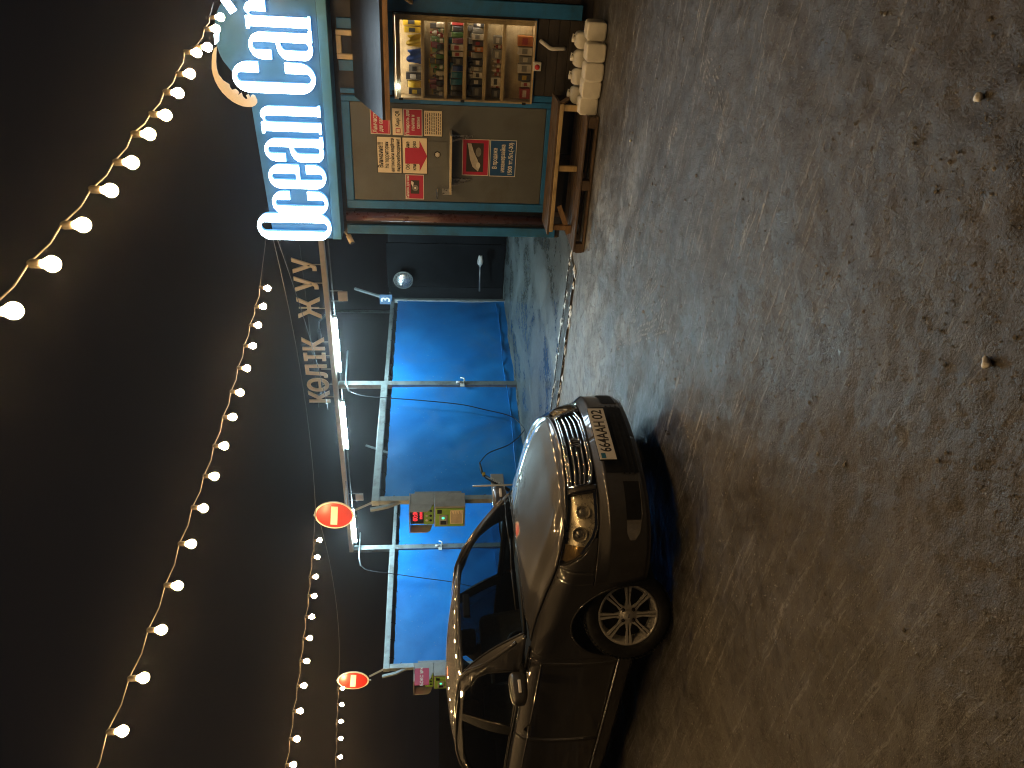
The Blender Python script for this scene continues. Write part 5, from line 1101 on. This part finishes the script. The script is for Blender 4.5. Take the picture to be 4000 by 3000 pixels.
# wipers
for y0, y1 in ((-0.52, 0.06), (0.02, 0.60)):
    f = lambda y, t: W_[0][0] * 0
    P0 = (1 - 0.06) * cowl(abs(y0) / 0.70) + 0.06 * rfr(abs(y0) / 0.70); P1_ = (1 - 0.05) * cowl(abs(y1) / 0.70) + 0.05 * rfr(abs(y1) / 0.70)
    a_ = (P0[0] + 0.035, y0, P0[2] + 0.022); b_ = (P1_[0] + 0.035, y1, P1_[2] + 0.022); mid2 = tuple((np.array(a_) + np.array(b_)) / 2 + np.array([0.04, 0, 0.014]))
    w_ = MB().tube([a_, tuple((np.array(a_) + np.array(mid2)) / 2), mid2, tuple((np.array(b_) + np.array(mid2)) / 2 + np.array([0.006, 0, 0])), b_], 0.006, 6).build('wiper', 'black_plastic', car)
    MB().tube([a_, mid2], 0.008, 6).build('arm', 'black_plastic', w_)
# inside and underneath
MB().rbox((-3.35, -0.54, 0.20), (0.70, 0.54, 0.52), 0.03).build('underbody', 'interior', car)
MB().rbox((-3.30, -0.70, 0.40), (-0.45, 0.70, 0.46), 0.01).build('floor_pan', 'interior', car)
MB().rbox((-0.95, -0.68, 0.47), (-0.30, 0.68, 0.90), 0.05).build('dashboard', 'interior', car)
MB().rbox((-0.05, -0.60, 0.53), (0.62, 0.60, 0.68), 0.03).build('engine_block', 'interior', car)
for y_ in (-0.36, 0.36):
    st_ = MB().rbox((-1.85, y_ - 0.25, 0.46), (-1.30, y_ + 0.25, 0.62), 0.05).build('seat', 'seat_fabric', car)
    bk = MB().rbox((-0.07, -0.24, 0.0), (0.07, 0.24, 0.60), 0.06).build('backrest', 'seat_fabric', st_); bk.location = (-1.80, y_, 0.58); bk.rotation_euler = (0, R(-14), 0)
    hr = MB().rbox((-0.05, -0.13, 0.64), (0.05, 0.13, 0.83), 0.045).build('headrest', 'seat_fabric', st_); hr.location = (-1.80, y_, 0.58); hr.rotation_euler = (0, R(-14), 0)
MB().rbox((-2.75, -0.62, 0.46), (-2.45, 0.62, 1.02), 0.06).build('rear_bench', 'seat_fabric', car)
swl = MB().lathe([(0.175 + 0.015 * math.cos(t), 0.015 * math.sin(t)) for t in np.linspace(0, 2 * math.pi, 9)], 28).build('steering_wheel', 'black_plastic', car); swl.location = (-1.05, -0.36, 0.86); swl.rotation_euler = (0, R(-65), 0)
rmv = MB().rbox((-0.015, -0.11, -0.03), (0.015, 0.11, 0.03), 0.012).build('cabin_mirror', 'black_plastic', car); rmv.location = (-0.92, 0, 1.335)
# wheel wells
for cx in (0.0, -2.605):
    for sg_ in (1, -1):
        Pw = np.array([[(cx + 0.392 * math.cos(t), sg_ * y_, 0.300 + 0.392 * math.sin(t)) for y_ in (-0.835, -0.70, -0.545)] for t in np.linspace(R(-20), R(200), 30)]); MB().grid(Pw, True, sg_ < 0).build('wheel_arch', 'black_plastic', car)
# wheels
TR, RR, TW = 0.300, 0.203, 0.20
def make_wheel():
    w = bpy.data.objects.new('wheel', None); link(w, car)
    h = TW / 2
    prof = [(RR - 0.004, -h + 0.030), (RR + 0.010, -h + 0.010), (RR + 0.035, -h + 0.001), (TR - 0.038, -h), (TR - 0.016, -h + 0.008), (TR - 0.004, -h + 0.028), (TR, -h + 0.055), (TR, 0), (TR, h - 0.055), (TR - 0.004, h - 0.028), (TR - 0.016, h - 0.008), (TR - 0.038, h), (RR + 0.03, h), (RR, h - 0.02)]
    ty = MB().lathe(prof, 56, 'y').build('tyre', 'rubber', w)
    tm = MB()
    for k in range(64):
        a = 2 * math.pi * k / 64
        for y_ in (-0.062, 0.062): tm.bar(((TR + 0.001) * math.cos(a), y_ - 0.026, (TR + 0.001) * math.sin(a)), ((TR + 0.001) * math.cos(a + 0.03), y_ + 0.026, (TR + 0.001) * math.sin(a + 0.03)), 0.020, 0.006, up=(math.cos(a), 0, math.sin(a)))
    tag(tm.build('tread', 'rubber', ty), kind='stuff')
    rm2 = MB().lathe([(RR + 0.002, -h + 0.022), (RR + 0.004, -h + 0.014), (RR - 0.008, -h + 0.012), (RR - 0.014, -h + 0.026), (RR - 0.026, -h + 0.05), (RR - 0.034, 0.02), (RR - 0.02, h - 0.02)], 56, 'y').build('rim', 'alloy', w)
    MB().lathe([(RR - 0.03, 0.0), (0.0, 0.004)], 40, 'y').build('brake_disc', 'alloy_dark', rm2)
    for k in range(8):
        a = 2 * math.pi * (k + 0.02) / 8; sp_ = MB(); ca, sa = math.cos(a), math.sin(a)
        for e in (-1, 1):
            def q(r, t, y): return (r * ca - t * sa, y, r * sa + t * ca)
            A0, A1 = e * 0.003, e * 0.016; B0, B1 = e * 0.0055, e * 0.024
            y0, y1 = -h + 0.022, -h + 0.014
            vs = [q(0.052, A0, y0), q(0.052, A1 * 1.5, y0), q(0.10, e * 0.004, y0 - 0.004), q(0.10, e * 0.0135, y0 - 0.004), q(RR - 0.010, B0, y1), q(RR - 0.010, B1, y1)]
            vs += [(x, y + 0.016, z) for x, y, z in vs]
            sp_.add(vs, [(0, 1, 3, 2), (2, 3, 5, 4), (6, 8, 9, 7), (8, 10, 11, 9), (0, 2, 8, 6), (2, 4, 10, 8), (1, 7, 9, 3), (3, 9, 11, 5), (4, 5, 11, 10), (0, 6, 7, 1)])
        sp_.build('spoke', 'alloy', rm2)
    hb = MB().lathe([(0.066, -h + 0.032), (0.062, -h + 0.022), (0.040, -h + 0.019), (0.034, -h + 0.012), (0.030, -h + 0.007), (0.0, -h + 0.005)], 28, 'y').build('hub', 'alloy', rm2)
    for k in range(4):
        a = 2 * math.pi * (k + 0.5) / 4; MB().lathe([(0.0135, 0.0), (0.0135, -0.003), (0.008, -0.004), (0.0075, -0.016), (0.0, -0.017)], 10, 'y', (0.050 * math.cos(a), -h + 0.022, 0.050 * math.sin(a))).build('wheel_nut', 'alloy_dark', rm2)
    MB().rbox((-0.016, -h + 0.0015, -0.007), (0.016, -h + 0.0045, 0.007), 0.001).build('cap_badge', 'chrome', rm2)
    return w
def kids(o): return [c for c in bpy.data.objects if c.parent == o]
def copy_tree(o, parent):
    c = o.copy(); COL.objects.link(c); c.parent = parent
    for ch in kids(o): copy_tree(ch, c)
    return c
w0 = make_wheel(); spots = [(0.0, -0.745, R(36)), (0.0, 0.745, R(180 + 33)), (-2.605, -0.745, 0.0), (-2.605, 0.745, R(180))]
for i, (x, y, a) in enumerate(spots):
    w = w0 if i == 0 else copy_tree(w0, car)
    w.location = (x, y, TR); w.rotation_euler = (0, R(4 if i == 0 else 20), 0); w.rotation_euler = (0, 0, a)

# ================================================================== string lights
STR = {
 'string of bulbs running from the moon on the sign out over the yard': (-1.62, [(859, 68), (841, 113), (809, 185), (767, 206), (740, 289), (694, 363), (644, 449), (579, 524), (512, 635), (427, 743), (320, 879), (199, 1031), (47, 1216)]),
 'string of bulbs hung from the first letter of the sign, over the car bonnet': (-4.62, [(1044, 1125), (1027, 1197), (1007, 1270), (986, 1351), (963, 1438), (937, 1532), (908, 1629), (874, 1742), (836, 1860), (793, 1984), (745, 2124), (692, 2287), (629, 2460), (558, 2648), (476, 2856)]),
 'string of bulbs tied to the no entry sign in front of the fluorescent tubes': (-9.10, [(1248, 2110), (1240, 2176), (1233, 2253), (1227, 2327), (1218, 2409), (1209, 2493), (1198, 2582), (1187, 2678), (1172, 2777), (1159, 2886), (1145, 2987)]),
 'short string of bulbs tied to the no entry sign behind the car roof': (-13.63, [(1337, 2689), (1335, 2752), (1332, 2818), (1331, 2885), (1329, 2957)])}
BR = 0.033
bulb_me = MB().lathe([(BR * math.sin(a_), -0.026 - BR * math.cos(a_)) for a_ in np.linspace(0, 2.5, 11)] + [(0.016, 0.014), (0.0, 0.018)], 18).mesh('bulb'); bulb_me.materials.append(MATS['bulb_glow'])
sock_me = MB().lathe([(0.0, 0.018), (0.017, 0.018), (0.019, 0.024), (0.019, 0.062), (0.012, 0.072), (0.0, 0.072)], 12).mesh('socket'); sock_me.materials.append(MATS['cable'])
for lab, (X_, px) in STR.items():
    pts = [hit(x, y, (1, 0, 0), X_) + np.array([0, 0, 0.02]) for x, y in px]
    # keep the spacing even and let the string run on beyond the frame
    n = len(px); dy = (pts[-1][1] - pts[0][1]) / (n - 1); nx = {-1.62: 4, -4.62: 3, -9.10: 8, -13.63: 12}[X_]
    if X_ == -1.62: zf = np.poly1d(np.polyfit([p[1] for p in pts[3:]], [p[2] for p in pts[3:]], 1))
    else: zf = np.poly1d(np.polyfit([p[1] for p in pts], [p[2] for p in pts], 1))
    y = pts[-1][1]
    for k in range(nx):
        y -= 0.36; pts.append(np.array([X_, y, float(zf(y)) if X_ != -4.62 else pts[n - 1][2] + 0.004 * k]))
    r = empty('string_light', tuple(pts[0])); tag(r, lab, 'string lights', 'bulb strings over the yard'); o0 = pts[0]
    cab = []
    start = {-1.62: K(-0.90, 0.26, 3.62), -4.62: K(-3.15, 0.24, 3.40), -9.10: (-8.98, 8.17, 3.42), -13.63: (-13.62, 8.17, 3.40)}[X_]
    cab.append(np.array(start) - o0)
    for i, p in enumerate(pts):
        top = p - o0 + np.array([0, 0, 0.066])
        if cab and i: cab.append((top + cab[-1]) / 2 + np.array([0, 0, -0.018]))
        cab.append(top)
        b = link(bpy.data.objects.new('bulb', bulb_me), r); b.location = p - o0; sk = link(bpy.data.objects.new('socket', sock_me), b)
        b.rotation_euler = (random.uniform(-0.12, 0.12), random.uniform(-0.12, 0.12), 0)
    MB().tube([tuple(c) for c in cab], 0.0045, 6).build('cord', 'cable', r)

# thin wires and a far lamp mast
def wire(name, a, b, sag, lab, rad=0.004):
    a = np.array(a, float); b = np.array(b, float); o = empty(name, tuple(a)); tag(o, lab, 'wire')
    MB().tube([tuple((b - a) * t + np.array([0, 0, -sag * 4 * t * (1 - t)])) for t in np.linspace(0, 1, 24)], rad, 5).build('strand', 'wire', o)
wire('overhead_wire', K(-3.10, 0.2, 3.36), (-9.0, 8.15, 3.40), 0.10, 'thin wire from the sign board to the no entry sign over the terminal', 0.005)
wire('overhead_wire', K(-3.10, 0.1, 3.36), (-9.3, 11.2, 3.56), 0.05, 'thin guy wire from the sign board across the roof letters', 0.005)
wire('overhead_wire', (-9.0, 8.20, 3.36), (-13.6, 8.20, 3.40), 0.12, 'thin wire strung between the two no entry signs', 0.005)
wire('guy_rod', (-9.15, 8.22, 2.95), (-11.2, 11.2, 3.36), 0.0, 'slim steel rod bracing the no entry sign to the beam', 0.008)
m_ = empty('lamp_mast', (-16.5, 26.0, 0)); tag(m_, 'faint unlit lamp mast far behind the bays', 'mast')
MB().tube([(0, 0, 0), (0, 0, 5.8)], [0.09, 0.05], 10).build('pole', 'steel', m_); MB().tube([(0, 0, 5.7), (-0.5, 0, 6.1), (-1.0, 0, 6.15)], 0.03, 8).build('arm', 'steel', m_); MB().rbox((-1.4, -0.1, 6.08), (-0.9, 0.1, 6.2), 0.03).build('lamp_head', 'steel', m_)

# ================================================================== night haze
mz = bpy.data.materials.new('haze_air'); mz.use_nodes = True; t = mz.node_tree; t.nodes.clear(); MATS['haze_air'] = mz
o_ = nd(t, 'ShaderNodeOutputMaterial'); v_ = nd(t, 'ShaderNodeVolumePrincipled', Density=HAZE, Anisotropy=0.90); v_.inputs['Color'].default_value = (0.9, 0.9, 0.92, 1)
t.links.new(v_.outputs[0], o_.inputs['Volume'])
hz = MB().box((-170, -170, -1.1), (170, 170, 7.0)).build('haze', 'haze_air'); tag(hz, 'thin cold night haze hanging in the lamp light', 'haze', kind='stuff')
